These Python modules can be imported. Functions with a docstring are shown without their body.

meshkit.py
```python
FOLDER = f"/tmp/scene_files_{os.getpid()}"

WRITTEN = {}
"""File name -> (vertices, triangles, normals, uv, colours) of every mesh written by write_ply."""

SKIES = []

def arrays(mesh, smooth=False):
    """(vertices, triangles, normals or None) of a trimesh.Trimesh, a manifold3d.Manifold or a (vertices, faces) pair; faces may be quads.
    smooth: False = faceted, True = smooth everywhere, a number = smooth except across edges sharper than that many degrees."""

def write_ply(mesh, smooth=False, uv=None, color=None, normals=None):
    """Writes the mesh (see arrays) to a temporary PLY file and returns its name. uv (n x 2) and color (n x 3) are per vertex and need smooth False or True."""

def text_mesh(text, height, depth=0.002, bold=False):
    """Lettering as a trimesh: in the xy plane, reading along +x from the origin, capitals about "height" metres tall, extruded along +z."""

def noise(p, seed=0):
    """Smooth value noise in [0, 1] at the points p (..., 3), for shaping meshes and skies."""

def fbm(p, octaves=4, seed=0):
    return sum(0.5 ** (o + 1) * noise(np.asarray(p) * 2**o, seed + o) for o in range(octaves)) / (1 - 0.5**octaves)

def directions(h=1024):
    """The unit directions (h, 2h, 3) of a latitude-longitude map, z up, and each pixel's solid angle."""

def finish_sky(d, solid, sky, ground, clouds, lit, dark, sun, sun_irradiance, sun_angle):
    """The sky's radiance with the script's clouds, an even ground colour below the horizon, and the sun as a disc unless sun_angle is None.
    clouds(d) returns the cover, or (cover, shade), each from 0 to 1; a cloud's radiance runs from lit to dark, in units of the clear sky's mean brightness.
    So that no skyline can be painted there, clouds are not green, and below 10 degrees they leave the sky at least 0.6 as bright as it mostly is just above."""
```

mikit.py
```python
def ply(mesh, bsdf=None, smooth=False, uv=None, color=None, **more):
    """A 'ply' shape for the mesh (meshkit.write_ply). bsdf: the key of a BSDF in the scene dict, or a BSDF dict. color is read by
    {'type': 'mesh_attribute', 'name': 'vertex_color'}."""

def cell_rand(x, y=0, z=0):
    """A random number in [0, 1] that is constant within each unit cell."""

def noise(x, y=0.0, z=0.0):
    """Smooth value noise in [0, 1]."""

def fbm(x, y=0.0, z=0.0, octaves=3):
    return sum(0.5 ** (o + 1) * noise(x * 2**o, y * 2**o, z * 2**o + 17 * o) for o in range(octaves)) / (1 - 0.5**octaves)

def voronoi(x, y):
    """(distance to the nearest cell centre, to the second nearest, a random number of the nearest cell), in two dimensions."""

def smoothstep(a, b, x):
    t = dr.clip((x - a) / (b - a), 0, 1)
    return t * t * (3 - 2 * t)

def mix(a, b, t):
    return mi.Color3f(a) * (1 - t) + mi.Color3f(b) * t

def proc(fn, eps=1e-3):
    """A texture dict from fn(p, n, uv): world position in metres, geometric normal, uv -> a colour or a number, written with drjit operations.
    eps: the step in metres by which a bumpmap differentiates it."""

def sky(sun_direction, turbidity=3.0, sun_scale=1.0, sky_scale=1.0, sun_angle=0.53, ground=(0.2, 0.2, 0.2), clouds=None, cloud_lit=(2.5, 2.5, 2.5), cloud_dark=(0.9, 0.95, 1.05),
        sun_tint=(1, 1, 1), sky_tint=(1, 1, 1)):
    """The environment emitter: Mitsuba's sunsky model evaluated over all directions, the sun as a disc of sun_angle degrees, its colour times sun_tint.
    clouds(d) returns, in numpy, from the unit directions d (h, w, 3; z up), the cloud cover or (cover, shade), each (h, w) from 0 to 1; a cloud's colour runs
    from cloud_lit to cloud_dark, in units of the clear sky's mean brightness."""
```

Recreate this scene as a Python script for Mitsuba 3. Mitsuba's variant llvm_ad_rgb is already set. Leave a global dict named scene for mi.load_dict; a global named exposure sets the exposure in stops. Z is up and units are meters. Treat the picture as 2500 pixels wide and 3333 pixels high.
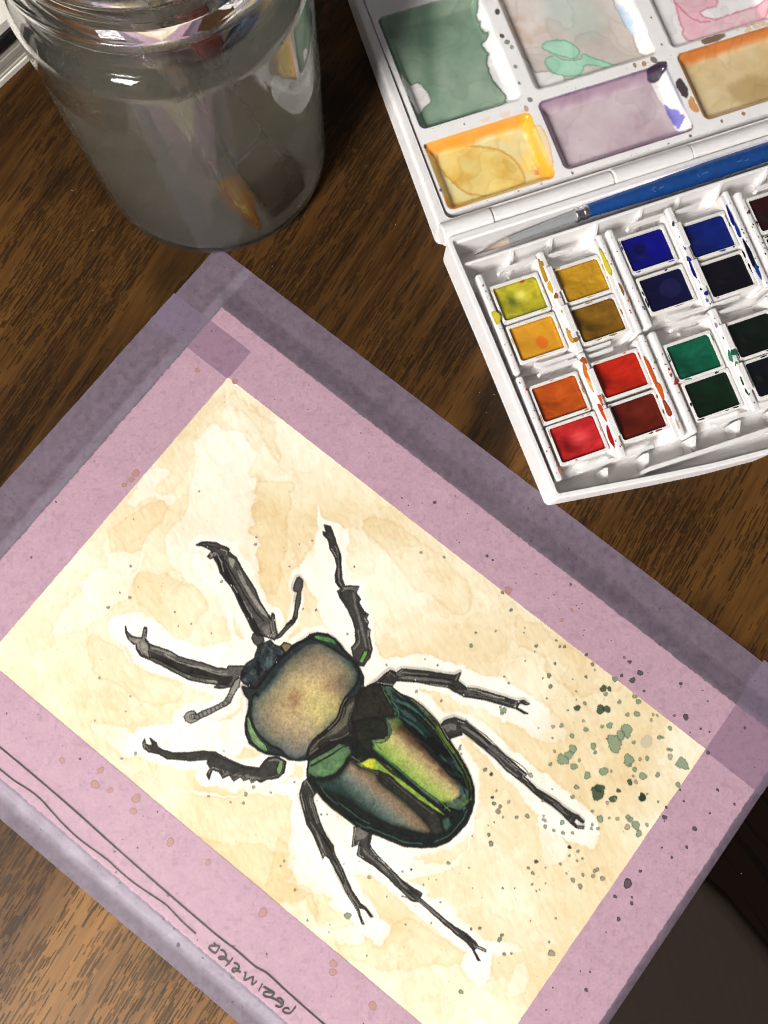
import math
import numpy as np, trimesh, shapely, shapely.geometry as sg
import manifold3d as m3
import drjit as dr, mitsuba as mi
import mikit, meshkit
from mikit import proc, noise, fbm, smoothstep, mix, cell_rand

# ------------------------------------------------------------------ camera, light, exposure
T = mi.ScalarTransform4f
scene, labels = {}, {}
MM = 0.001
CAM_H = 0.29404
exposure = 0.0
fwd, upv = np.array([0.02896, 0.154146, -0.987624]), np.array([0.0, 0.988038, 0.154211])
scene['camera'] = {'type': 'perspective', 'fov': 53.075, 'fov_axis': 'x', 'near_clip': 0.01, 'far_clip': 20.0,
                   'to_world': T().look_at(origin=[0, 0, CAM_H], target=[float(v) for v in np.array([0, 0, CAM_H]) + fwd], up=[float(v) for v in upv])}


def aim(az, el, dist, centre=(0.0, 0.05, 0.0)):
    a, e = math.radians(az), math.radians(el)
    d = np.array([math.cos(a) * math.cos(e), math.sin(a) * math.cos(e), math.sin(e)])
    p = np.array(centre) + d * dist
    return T().look_at(origin=[float(v) for v in p], target=[float(v) for v in centre], up=[0, 0, 1])


# the window to the lower left of the table and the weak light of the room
scene['window_light'] = {'type': 'rectangle', 'to_world': aim(-128, 42, 1.30) @ T().scale([0.15, 0.19, 1]),
                         'emitter': {'type': 'area', 'radiance': {'type': 'rgb', 'value': [82.0, 79.6, 76.6]}}}
scene['room_light'] = {'type': 'constant', 'radiance': {'type': 'rgb', 'value': [0.115, 0.112, 0.113]}}
labels['window_light'] = {'label': 'bright window pane outside the photo to the lower left', 'category': 'window'}

# ------------------------------------------------------------------ helpers
rng = np.random.default_rng(7)


def Sw(r, g, b):
    return S(r, g, b, 1.06)


def S(r, g, b, k=0.8):
    c = np.array([r, g, b], float) / 255
    return np.where(c < 0.04045, c / 12.92, ((c + 0.055) / 1.055) ** 2.4) * k


def rgb(c):
    return {'type': 'rgb', 'value': [float(v) for v in c]}


def bsdf(name, colour, rough=0.5, spec=0.5, bump=None, scale=1.0, **more):
    d = {'type': 'principled', 'base_color': colour if isinstance(colour, dict) else rgb(colour), 'roughness': rough, 'specular': spec, **more}
    if bump is not None:
        d = {'type': 'bumpmap', 'arbitrary': bump, 'scale': scale, 'bsdf': d}
    scene[name] = {'type': 'twosided', 'bsdf': d}
    return name


VC = {'type': 'mesh_attribute', 'name': 'vertex_color'}
taken = {}


def key_for(base):
    n = taken.get(base, -1) + 1
    taken[base] = n
    return base if n == 0 else f'{base}_{n:03d}'


def arr(mesh):
    v, f, _ = meshkit.arrays(mesh)
    return np.asarray(v, float), np.asarray(f, int)


def put(base, mesh, m, smooth=False, color=None, label=None, cat=None, group=None, kind=None, pre=None, flip=False):
    """One entry of the scene. mesh in millimetres; pre: a function on the vertices; base: a thing's name, or holder + '__' + part."""
    k = key_for(base)
    v, f = arr(mesh)
    if pre is not None:
        v = pre(v)
    if flip:
        f = f[:, ::-1]
    scene[k] = mikit.ply((v * MM, f), m, smooth=smooth, color=color)
    tag(k, label, cat, group, kind)
    return k


def tag(k, label=None, cat=None, group=None, kind=None):
    d = {a: b for a, b in (('label', label), ('category', cat), ('group', group), ('kind', kind)) if b}
    if d:
        labels[k] = d


def thing(base, label, cat, group=None):
    k = key_for(base)
    tag(k, label, cat, group)
    return k


def box(x0, x1, y0, y1, z0, z1):
    b = trimesh.creation.box((x1 - x0, y1 - y0, z1 - z0))
    b.apply_translation(((x0 + x1) / 2, (y0 + y1) / 2, (z0 + z1) / 2))
    return b


def rbox(x0, x1, y0, y1, z0, z1, r=0.4, seg=10):
    r = min(r, (x1 - x0) / 2.05, (y1 - y0) / 2.05, (z1 - z0) / 2.05)
    s = m3.Manifold.sphere(r, seg)
    return m3.Manifold.batch_hull([s.translate((x, y, z)) for x in (x0 + r, x1 - r) for y in (y0 + r, y1 - r) for z in (z0 + r, z1 - r)])


def prism(poly, z0, z1):
    """A polygon (shapely or points) raised from z0 to z1."""
    p = poly if hasattr(poly, 'exterior') else sg.Polygon(poly)
    m = trimesh.creation.extrude_polygon(p, z1 - z0, engine='earcut')
    m.apply_translation((0, 0, z0))
    return m


def rprism(poly, z0, z1, r=0.6, n=4):
    """A prism with its upper edge rounded by stacked offsets."""
    p = poly if hasattr(poly, 'exterior') else sg.Polygon(poly)
    parts = [m3.Manifold.batch_hull([mf(prism(p, z0, z1 - r))] + [mf(prism(p.buffer(-(r - r * math.cos(a))), z1 - r, z1 - r + r * math.sin(a))) for a in np.linspace(0.3, math.pi / 2, n)])]
    return parts[0]


def mf(m):
    v, f = arr(m)
    mm = trimesh.Trimesh(v, f, process=True)
    return m3.Manifold(m3.Mesh(np.asarray(mm.vertices, np.float32), np.asarray(mm.faces, np.uint32)))


def cat_(*ms):
    vs, fs, n = [], [], 0
    for m in ms:
        v, f = arr(m)
        vs.append(v); fs.append(f + n); n += len(v)
    return np.vstack(vs), np.vstack(fs)


def grid_faces(nv, nu):
    i, j = np.meshgrid(np.arange(nv - 1), np.arange(nu - 1), indexing='ij')
    a = (i * nu + j).ravel()
    return np.vstack([np.stack([a, a + 1, a + nu + 1], 1), np.stack([a, a + nu + 1, a + nu], 1)])


def compact(v, f, *more):
    u, inv = np.unique(f, return_inverse=True)
    return (v[u], inv.reshape(-1, 3), *[m[u] for m in more])


def lathe(profile, n=96, closed=False):
    p = np.array(profile, float)
    a = np.arange(n) * 2 * np.pi / n
    v = np.stack([p[:, 0][:, None] * np.cos(a), p[:, 0][:, None] * np.sin(a), np.repeat(p[:, 1][:, None], n, 1)], -1).reshape(-1, 3)
    i, j = np.meshgrid(np.arange(len(p) - 1), np.arange(n), indexing='ij')
    q = np.stack([i * n + j, i * n + (j + 1) % n, (i + 1) * n + (j + 1) % n, (i + 1) * n + j], -1).reshape(-1, 4)
    f = np.vstack([q[:, [0, 1, 2]], q[:, [0, 2, 3]]])
    m = trimesh.Trimesh(v, f, process=False)
    m.update_faces(m.area_faces > 1e-9)
    return m


def arc(cx, cz, r, a0, a1, n=7):
    return [(cx + r * math.cos(math.radians(t)), cz + r * math.sin(math.radians(t))) for t in np.linspace(a0, a1, n)]


def along(p0, p1, profile, n=24, flat=1.0, side=(0, 0, 1)):
    """A lathed body with its axis from p0 to p1 (profile: radius, distance from p0); flat squashes it across 'side'."""
    p0, p1 = np.array(p0, float), np.array(p1, float)
    z = (p1 - p0) / np.linalg.norm(p1 - p0)
    x = np.cross(side, z); x /= np.linalg.norm(x)
    y = np.cross(z, x)
    v, f = arr(lathe(profile, n))
    return p0 + v[:, :1] * x + v[:, 1:2] * flat * y + v[:, 2:] * z, f


def N3(x, y, s, seed=0, octaves=3):
    return meshkit.fbm(np.stack([np.asarray(x) / s, np.asarray(y) / s, np.full(np.shape(x), 0.37)], -1), octaves, seed)


def sstep(a, b, x):
    t = np.clip((x - a) / (b - a), 0, 1)
    return t * t * (3 - 2 * t)


def sdp(poly, X, Y):
    """Signed distance to a polygon, positive inside."""
    P = np.asarray(poly, float)
    d = np.full(X.shape, 1e9)
    ins = np.zeros(X.shape, bool)
    for (ax, ay), (bx, by) in zip(P, np.roll(P, -1, 0)):
        ex, ey = bx - ax, by - ay
        t = np.clip(((X - ax) * ex + (Y - ay) * ey) / max(ex * ex + ey * ey, 1e-9), 0, 1)
        d = np.minimum(d, (X - ax - t * ex) ** 2 + (Y - ay - t * ey) ** 2)
        if ay != by:
            ins ^= ((ay > Y) != (by > Y)) & (X < ex * (Y - ay) / (by - ay) + ax)
    d = np.sqrt(d)
    return np.where(ins, d, -d)


def dline(pts, X, Y):
    d = np.full(X.shape, 1e9)
    for (ax, ay), (bx, by) in zip(pts[:-1], pts[1:]):
        ex, ey = bx - ax, by - ay
        t = np.clip(((X - ax) * ex + (Y - ay) * ey) / max(ex * ex + ey * ey, 1e-9), 0, 1)
        d = np.minimum(d, (X - ax - t * ex) ** 2 + (Y - ay - t * ey) ** 2)
    return np.sqrt(d)


def smooth_line(pts, n=4):
    """Catmull-Rom through the points."""
    p = np.array(pts, float)
    p = np.vstack([2 * p[0] - p[1], p, 2 * p[-1] - p[-2]])
    out = []
    for i in range(1, len(p) - 2):
        for t in np.arange(n) / n:
            out.append(0.5 * (2 * p[i] + (p[i + 1] - p[i - 1]) * t + (2 * p[i - 1] - 5 * p[i] + 4 * p[i + 1] - p[i + 2]) * t * t + (3 * p[i] - p[i - 1] - 3 * p[i + 1] + p[i + 2]) * t ** 3))
    return np.array(out + [p[-2]])


# ------------------------------------------------------------------ frames: the sheet of paper (u along its long side, v along its short side) and the paint box
P0 = np.array([-52.358, 98.198])
EU, EV = np.array([0.78424, -0.62046]), np.array([-0.62137, -0.78352])


def from_sheet(v):
    return np.column_stack([(P0 + v[:, :1] * EU + v[:, 1:2] * EV) * 1.0041, v[:, 2]])


TH = math.radians(19.3)
B0, EP, EQ = np.array([32.15, 151.15]), np.array([math.cos(TH), math.sin(TH)]), np.array([math.sin(TH), -math.cos(TH)])


def from_box(v):
    """Box coordinates (p to the right, -q upwards, z)."""
    return np.column_stack([B0 + v[:, :1] * EP - v[:, 1:2] * EQ, v[:, 2]])


TRACES = """
mandible_a: 40.6,56.9 43.9,58.3 46.5,60 49.5,60.8 53.2,61.6 55.9,62.6 59.5,64.6 62.6,65.8 66,67.3 69.9,69.1 72.3,69.4 74,68.3 76,67.5 78.3,66.7 78,64.6 76.2,63.4 74.1,61.5 72.3,59.7 71.4,59.7 72.5,61.7 70.8,61.1 67.2,60 64.1,58.8 61,57 57.8,55.8 53.5,54.5 50.3,53.3 47.1,52 44.7,52.1 43,51 40.4,51.8 38.1,52.4 35.2,54.1 33.4,55.8 32.7,57.5 34.5,56.5 36.9,55.8 38.8,55.8 38.8,58.3 40.2,58.2
mand_a_dark: 41,56.8 45.2,58.9 49.7,60.6 53.4,61.5 59.4,64.1 65.7,67 70.4,69 72.9,68.1 69,66 66.1,65.1 60.9,63.4 56.6,61.5 51.2,58.9 45.8,56.3 43,54.2
mand_a_light: 50.6,55.2 52.2,54.9 56.2,57.1 60,58.4 64.3,59.7 70.4,61.2 71.2,62.2 67.9,62.1 62.1,60.4 56.1,58.3 52.6,56.7
mand_a_light2: 45.1,53.6 46.9,53 48.2,53.3 49.1,55.8 47.1,55.3
mand_a_base: 71.6,66 72.7,64.1 73.2,62.2 72,59.9 73.9,61.6 76,63.6 77.7,64.9 77.8,66.3 75.3,67.2 73.3,67.3
mand_knob: 70.6,69.9 71.2,71.5 73.3,72.5 75.2,72.3 75.4,69.3 74,68.3 71.3,68.8
antenna_a: 71.5,47.5 70.8,45.8 70.2,43.7 70.8,42.7 72.6,42.9 74,44.8 74.9,47 76.9,49.4 78.3,52.6 80.1,55.6 80.3,58 79.7,61.4 79.6,64.7 79,66 78.4,66.1 78.1,63.3 78.1,59.4 78.7,56.7 77.1,53.6 75.2,50.7 73.8,47.8 72.8,48.4 72,48
antenna_b: 77.2,85 78.8,87.9 79.1,91.2 80.1,94.4 79.5,96.1 78,99.3 76.8,102.3 74.9,105.7 74.6,107.1 73.3,108.8 71.5,109.4 69.8,108.5 69.9,106.9 70.5,105.8 71.4,104.7 73.2,105.1 74,102.7 75.9,100 77.1,97 78,95.3 77.7,93.5 77,90.3 75.9,87
mandible_b: 39.2,99.5 38.6,100 35.7,99.8 33.3,98.6 31.8,97 33.8,98.1 35.7,98.3 37.9,97.4 39.3,96.4 37.6,92.8 38.3,92.5 39.8,94.3 40.7,95.8 43,96.4 45.5,95.5 49.5,94 54.3,93.3 58.3,91.7 62.9,89.6 68.3,87.7 71.4,85.7 71,84.7 74.6,81.9 75.9,80.9 78.2,83 76.9,84.7 76.2,87.3 76.8,89.4 75.1,91.5 73.6,92.8 71.9,93.8 72.1,92.3 68.5,94.4 63,97.2 57.6,98.4 51.6,99.5 46.7,100.7 43.2,101.7 40.4,100.8
mand_b_light: 39.8,99.2 40.7,96.5 43.1,97.4 46.1,100.2 44.1,100.2 41.5,99.7
mand_b_light2: 44.2,96.8 47.1,95.6 51.2,94.1 54.4,93.4 52.2,94.6 47.6,96.2 44.7,97.2
mand_b_light3: 62.4,91.5 65.4,90 69,88.6 71.3,86.9 69.7,88.8 66.2,90.3 63.6,91.6
mand_b_light4: 60.5,96.8 65.9,94.4 71.2,91.2 71.8,91.9 67.9,94.2 62.6,96.8
mand_b_dark: 45.5,98.6 49.7,97.4 54.9,95.3 59.6,93.2 66,90.7 71.8,88.8 75,86.2 76,90 72.6,92.2 71,90.9 65.4,93.8 60.1,96.4 54.4,97.8 48.7,99.2 46.4,99.4
mand_b_claw_light: 36.3,98.9 39,97.3 40,96 39.5,97.9 38.3,99.1
head: 77.4,85.3 76.3,83.2 75.6,79.9 76.8,76.6 75.8,74.6 75,72.2 75.7,70.4 77.2,67.9 79.6,68.2 81.7,67.4 83.8,67.9 84.6,69.4 84.6,73.2 84.2,77 84.5,81 84.3,84.1 82.1,85.6 79.3,86
eye: 81.6,67.1 81.7,65.3 83.7,64.5 84.8,64.5 85,66.1 84.8,68.2 83.1,67.6
pronotum: 84.3,84.1 84,80.5 84.1,75.8 84.4,71.3 84.9,67 85,63.9 86.9,60.3 87.5,57.2 89.2,54.8 92.6,53 95.9,52.8 98.8,53.1 101.2,53.8 103.9,53.9 107.4,54.5 110.2,55.8 112.9,57.1 114.6,59.6 114.8,62.4 117.5,66.6 118.3,71 121.1,73.9 122.2,76.4 120.7,80 118.1,83.2 116.6,87.3 115.3,90.4 115,92.7 112.8,94.8 109.9,96.6 107,97.3 104.7,98.7 102.3,100.1 98.8,101 94.8,101 91.9,99.6 89.3,97 87.8,94.4 86.6,91.6 84.7,89.3 82.1,88.8 79.8,87.2 82.3,85.9
dome: 86.5,86.2 86.6,79.4 86.5,72.2 87.2,66.1 88.5,60.6 92.7,57 97.7,56.1 102.9,55.5 106.6,55.6 110.1,57.1 111.9,59.6 112.4,63 112.2,66.6 112.7,70.4 114.3,74.6 113.9,79.5 112.7,84.6 112.6,88.8 113.9,91.5 112,95 108,96.5 105,95.9 101.1,97 96.5,96.8 92.6,95.7 88.8,93.2 86.1,89.5 85,87
trim: 114.3,63.7 114.8,62.4 117.5,66.6 118.4,71 121.1,73.9 122.1,76.2 120.7,79.9 118,83.1 116.4,87.5 115.1,91.8 112.6,88.8 112.7,84.6 113.9,79.5 114.3,74.6 112.7,70.4 112.2,66.6
trim_light: 115.4,66.2 117,67.1 117.8,71.4 118.4,74.3 117.6,78.7 115.6,82.3 116,77.9 116.1,73.1 114.9,69.5
green_a: 88,94.9 88.7,94.1 92.1,96.1 95.9,97.6 99.7,98 101.9,99 101.1,100.2 97.8,100.4 94.1,99.9 90.7,97.6
green_b: 88.6,56.9 90.2,55 93.3,53.4 96.6,53.1 98,54.2 95.4,54.9 92.1,56.3 89.7,57.2
abdomen: 118.4,97.1 115.7,92.8 118.9,85.5 120.4,81.1 124.3,75.4 119.7,72.5 115.6,63.1 115.7,60.3 117.8,55.8 123.2,53.3 127.3,53.4 131.8,52.1 136.2,51.9 140.5,52.4 145.1,53.2 151.3,55.4 156.3,56.9 161,58.7 165.3,60.7 168.9,63.2 172,67.2 173.5,70.8 174.2,75.4 173.8,79.9 172.9,83.7 170.5,87.7 166.6,91.2 161.5,94.6 156.2,96.2 151.7,97.5 147.3,98.9 142.6,99.9 137.7,100 133.4,100.2 128.3,100 124.4,99.1 120.5,98.1
neck: 115.7,60.3 117.8,55.8 120.3,56.1 124.7,58.1 129.5,59.9 130,61.3 127.5,63.8 123.5,67.4 120.6,70.8 119.7,72.5 117.6,69.2 117.1,66.3 115.6,63.1
scutellum: 119.9,72 123.9,67.8 127.3,65 130,65.5 132.4,68 132.2,69.8 129.1,71.6 128.6,73.1 130.5,74.8 131.2,77 128.1,76.7 125,75.9 122.3,73.7
right_case: 119.9,55.6 123.2,53.3 127.3,53.4 131.8,52.1 136.2,51.9 140.5,52.4 145.1,53.2 151.3,55.4 156.3,56.9 161,58.7 165.3,60.7 168.9,63.2 172,67.2 171,71.1 167.5,74.5 166.8,76.5 161.4,75.9 153.4,76.3 146.1,76.1 140.3,75.8 134.5,75.5 130.5,74.8 128.8,73 132.2,69.8 132.1,67.2 129.7,65.2 127.9,63.9 130.2,60.8 124.7,58.1
right_glow: 128.3,64.1 130.3,60.9 132.3,59.9 136.5,61 141.3,62.1 147.1,63 152.8,64 157.9,64.8 162.1,65.3 165,66.2 166.8,68.5 165.8,72.2 163.1,74.6 158.4,75.6 150.1,75.6 141.6,75.4 135.4,75.3 131.4,75.2 129,72.8 131.8,70.1 132.8,67.7 130.9,65.9
right_tip: 162.5,73.4 165.3,71.6 167.3,69.2 167.4,66.5 170.3,69.5 169,72.9 165.6,74.2
left_shoulder: 115.7,92.8 116.5,89.6 118.9,85.5 120.4,81.1 124,79.4 126.3,80.8 126.2,83.6 126.7,86.9 126.2,90.5 123.5,94.2 119.1,97.1 117.3,95.8
left_glow: 120.1,97.6 123.9,94.7 127.3,90.5 127.4,87.2 127.2,83.3 131.3,82.8 137.4,80.7 140.4,82.4 145.9,82.4 153,82.2 159,82.8 164,83.6 166.7,84.9 164.5,87.1 158.4,89.8 152.2,92.5 147.7,93.8 144.7,94.1 140.6,94.6 136.1,94.5 132.3,95.3 128.1,97 123.7,98.5
suture: 130.2,82.6 131.7,80.6 132.5,78.7 134.6,77.1 139.6,76.4 145.4,76.7 151.2,77 158,77.2 166.2,77.2 164,77.8 155.2,78.6 146.9,78.7 142.1,78.2 137.6,79.6 135.4,81 132.1,82.5
suture_yellow: 131.7,81.2 132.6,78.9 134.3,77.8 135.5,79 135.7,80.7 133.6,81.6
dark_band: 126.8,82.1 128.8,79.7 130.6,79.1 130.5,81.9 135.4,81 137.7,79.7 142.2,78.3 147.1,78.8 155.3,78.8 162.4,78.6 166.2,80 169.2,82.5 167.1,84.8 163.9,83.4 158.9,82.6 152.9,82 145.8,82.2 140.3,82.2 137.3,81.3 131.1,82.7 127.1,83.2
tail_green: 166.7,79.2 167.9,77.2 170.1,78.6 169.7,81 168.1,80.7
leg_a: 64.3,124.7 63.9,123.1 65.3,124.4 66.8,124 67.6,123.1 65.3,121.8 68.1,121.8 69.1,122.4 71.2,122.3 75.1,120.7 79.2,117.5 82.6,114.1 86.8,111.1 90.1,110.6 94.5,109.6 98.6,108.3 103.2,105.6 103,103.5 103.3,100.7 105.6,98.5 109.4,98 111.2,101.5 110.7,104.1 107.9,107 106.6,109.2 105,109.4 104.3,111.4 102.6,110.6 101.3,112.4 99.7,112.1 98.7,114.7 96.2,114.1 95,116.4 92.6,115.5 90.2,116.3 90.6,118 91.3,119.8 89.5,118.9 89.3,116.5 87.1,115.8 86.7,114.6 81.6,119.2 78.2,121.3 74.8,123.5 71.2,124.2 67.9,125.8 65.6,125.7
leg_a_light: 94.6,114.1 97.2,112.9 100.6,110.7 104.2,108.7 107.1,107.2 104.1,109.9 101.1,111.3 99,112.5 96.9,113.8
leg_a_green: 108.2,102.4 107.3,98.9 109.3,98.3 110.9,101.5 110.4,103.7
leg_b: 66.9,24 68.4,23.5 65.7,21.7 67.8,20.7 69.7,21.6 74.4,24.7 77.8,26.8 81.2,30.7 83.7,33.4 86.3,35.1 87.5,34 90.6,31.9 91.4,34.4 94.2,35.2 94.3,36.5 98.1,38 99.9,37.9 100.2,39.5 101.6,40 102.4,41.8 104,41.9 105.2,44.1 106.6,45 109,47.1 110.2,50 110.3,53.9 109,54.8 105,53.4 102.6,51.4 102.6,48.7 99.6,45.3 97,43.4 92.5,41.1 87.7,39.6 85.4,38.1 86.1,36.8 82.9,36.1 81,34.2 79.7,31.3 76.8,28.9 73.3,27.5 70.4,25.1 68,24.9
leg_b_light: 89.9,34.9 91.2,34.8 94.2,37.8 99.5,41.5 102.9,44.1 107.2,47.8 106.8,48.2 102.9,45.3 99.2,42.4 94.2,39
leg_b_green: 107.8,53.8 107.2,49.4 108.2,48.3 108.8,49.8 109.6,53.4
leg_c: 115,60.3 117.7,55.3 118.4,51.3 119.1,48.8 121.4,48.3 122.2,46 125.6,43.7 130.4,40.6 135.5,37.9 139.1,35.7 140.3,33.5 141.2,36.6 145.5,36.5 149.1,34.3 154.1,32.3 158.5,30.5 163.1,28.8 165,27 167.3,26.8 166.7,27.7 164.1,28.9 164.6,30.8 168.8,30 167.8,30.8 164.2,31.3 159.4,33.4 153.9,35.5 149.7,37.8 146.6,39.6 142.6,40.3 139.7,40.7 133.7,44.1 129.1,46.5 123.2,50.7 123.3,53.3 120.2,55.1 118.3,56.1
leg_c_light: 122.6,48.3 129,44.6 135.5,40.4 139.7,38.2 140.1,38.8 133.9,42.6 127.8,46.5 123.4,49.3
leg_c_light2: 143.2,38.9 148.6,36.3 154.7,33.1 160.9,31.1 160.8,31.8 153.9,34.7 148.4,37.7 144,39.6
leg_d: 145.6,53.8 146.4,50.4 148.3,47.8 149.7,47.4 152.3,46.5 156.9,46.6 160.9,46.7 164.9,46.9 170.1,47.2 174.1,47.3 178,47.4 181.4,47.6 181,48.9 183.6,49 187.2,49.4 191.2,48.9 195.3,48.5 199.2,48.6 202.3,48.3 205.1,47.8 207.7,48 207.7,48.7 204.9,48.9 204.8,50.5 206.7,50.8 208.7,49.4 209,50.1 206.9,51.4 204.5,51.4 199.7,50.8 195.8,50.7 191.2,51.1 186.9,51.2 183.3,50.8 179.6,51 177.6,51 173.5,51 170.2,50.3 165,50 159.5,50 156.1,50 153.6,50.2 154.2,51.1 151.7,54.5 151.2,55.9
leg_d_light: 151.2,48.3 153.7,47.5 158.6,47.4 165.7,47.9 172.4,48 178.2,48.4 177.6,49.1 172,48.9 164.6,48.7 157.2,48.5 152.5,48.9
leg_d_light2: 146.6,53 148.2,50.6 150.2,49.6 151.5,51.3 149.9,52.1 149.3,53.6
leg_e: 120.2,103.7 118.8,100 119.1,97.9 122.6,98.9 124.7,99.7 125,101.9 127.8,103.9 132,106.7 136.2,108.8 141.2,110.3 142.5,111.7 144.5,112.6 148,114 152.5,116.4 156.3,118.1 160.6,119.5 162.9,119.2 166.9,120.2 166.4,120.7 163.3,119.9 161.1,120.8 163.3,122.7 166.1,124 165.3,124.4 161.3,121.9 157,120.5 152.2,118.4 147.3,116.3 142.9,114.4 140.6,114.3 140.8,115.7 137.9,114.1 133.4,111.6 129,110.2 125,107.3 121.3,104.7
leg_e_light: 143.8,114.3 145.8,114.5 150.4,116.2 156.2,118.8 159.1,120.1 157.1,119.9 151.3,117.3 146.7,115.6
leg_f: 146.6,106.2 143,100.6 144.3,99 149,97.7 151,101.7 152.2,102.5 156.6,103.2 162,103.7 167.5,104.3 172.3,104 176.2,103.4 176.3,105.1 180.7,105.2 185.8,105.3 191.3,105.2 196.9,104.4 200.9,104.7 202.4,105.2 205.5,104.5 205.7,105 202.3,105.8 202.2,107.2 205.9,108.5 205.2,108.9 201.4,107.1 198.6,106.6 194.4,106.8 188,106.6 182.9,106.4 177.1,106.2 174.9,107.4 169.8,107.2 163,106.6 156.7,106.6 152.1,107.2 149.7,107.3 148.3,104.8 148,103.6
leg_f_light: 148.8,103.8 151.3,103.7 156.1,104.2 163.6,104.9 171.8,105 171.2,105.8 163.1,105.9 155.9,105.5 151.4,105.5
leg_f_light2: 144,101 145.3,99.4 148.2,99 148.5,101.1 147.3,102.7 146.2,104.1
dome_pts: 102.3,76 94.6,69.3 98.7,85.1 98.1,80.5 106.5,67.6 94.1,92.8 108.1,93.9 90.7,61.6 87.7,70.4 107.8,85.5 108.4,75.4 91.6,84.4 108.9,62.4 96.9,61.1
suture_axis: 130.5,74.8 166.8,76.5
ink_0: 84.3,84.1 84.2,80.8 84.1,75.8 84.6,69.9 85.5,64 87.2,60.1 89,56.9
ink_1: 126.3,76.5 131.5,76.8 135.5,76.9 141.3,77.2 148.2,76.7 153.7,76.6 160.7,76.4 166.5,76.1
ink_2: 119.5,97.5 123.7,94.3 126.3,90.7 127.2,86.8 126.9,83 128.9,79.9
ink_3: 125.9,54.5 133.8,56 141.2,56.8 148.1,57.9 155.4,58.7 162.2,61 167.5,64.3 170.8,68.1
ink_4: 129.4,60.5 136.3,60.6 144.1,62.1 151.4,62.9 158.7,63.7 163.8,64.5 167.7,66.8
ink_5: 125.7,98.9 134.9,98.6 142.2,96.6 148.8,95.1 155.4,93.1 161.6,90.4 166.7,86.4 169.4,82.8
ink_6: 129.6,96.9 134.8,95 140.6,94.6 147.5,93.5 154.4,91.8 160.8,89.4
ink_7: 165.2,78.7 168.4,81.5 171.6,84.2
ink_8: 119.8,71.9 123.5,67.3 127.4,63.7 130.3,60.9
ink_9: 43.5,57.5 47.9,59.4 53.2,60.6 58.6,62.6 65.8,65.4 71.8,67.4
ink_10: 45,55.3 49.3,57.2 53.9,58.9 59.4,60.9 66,63.1 71,63.9
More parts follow.
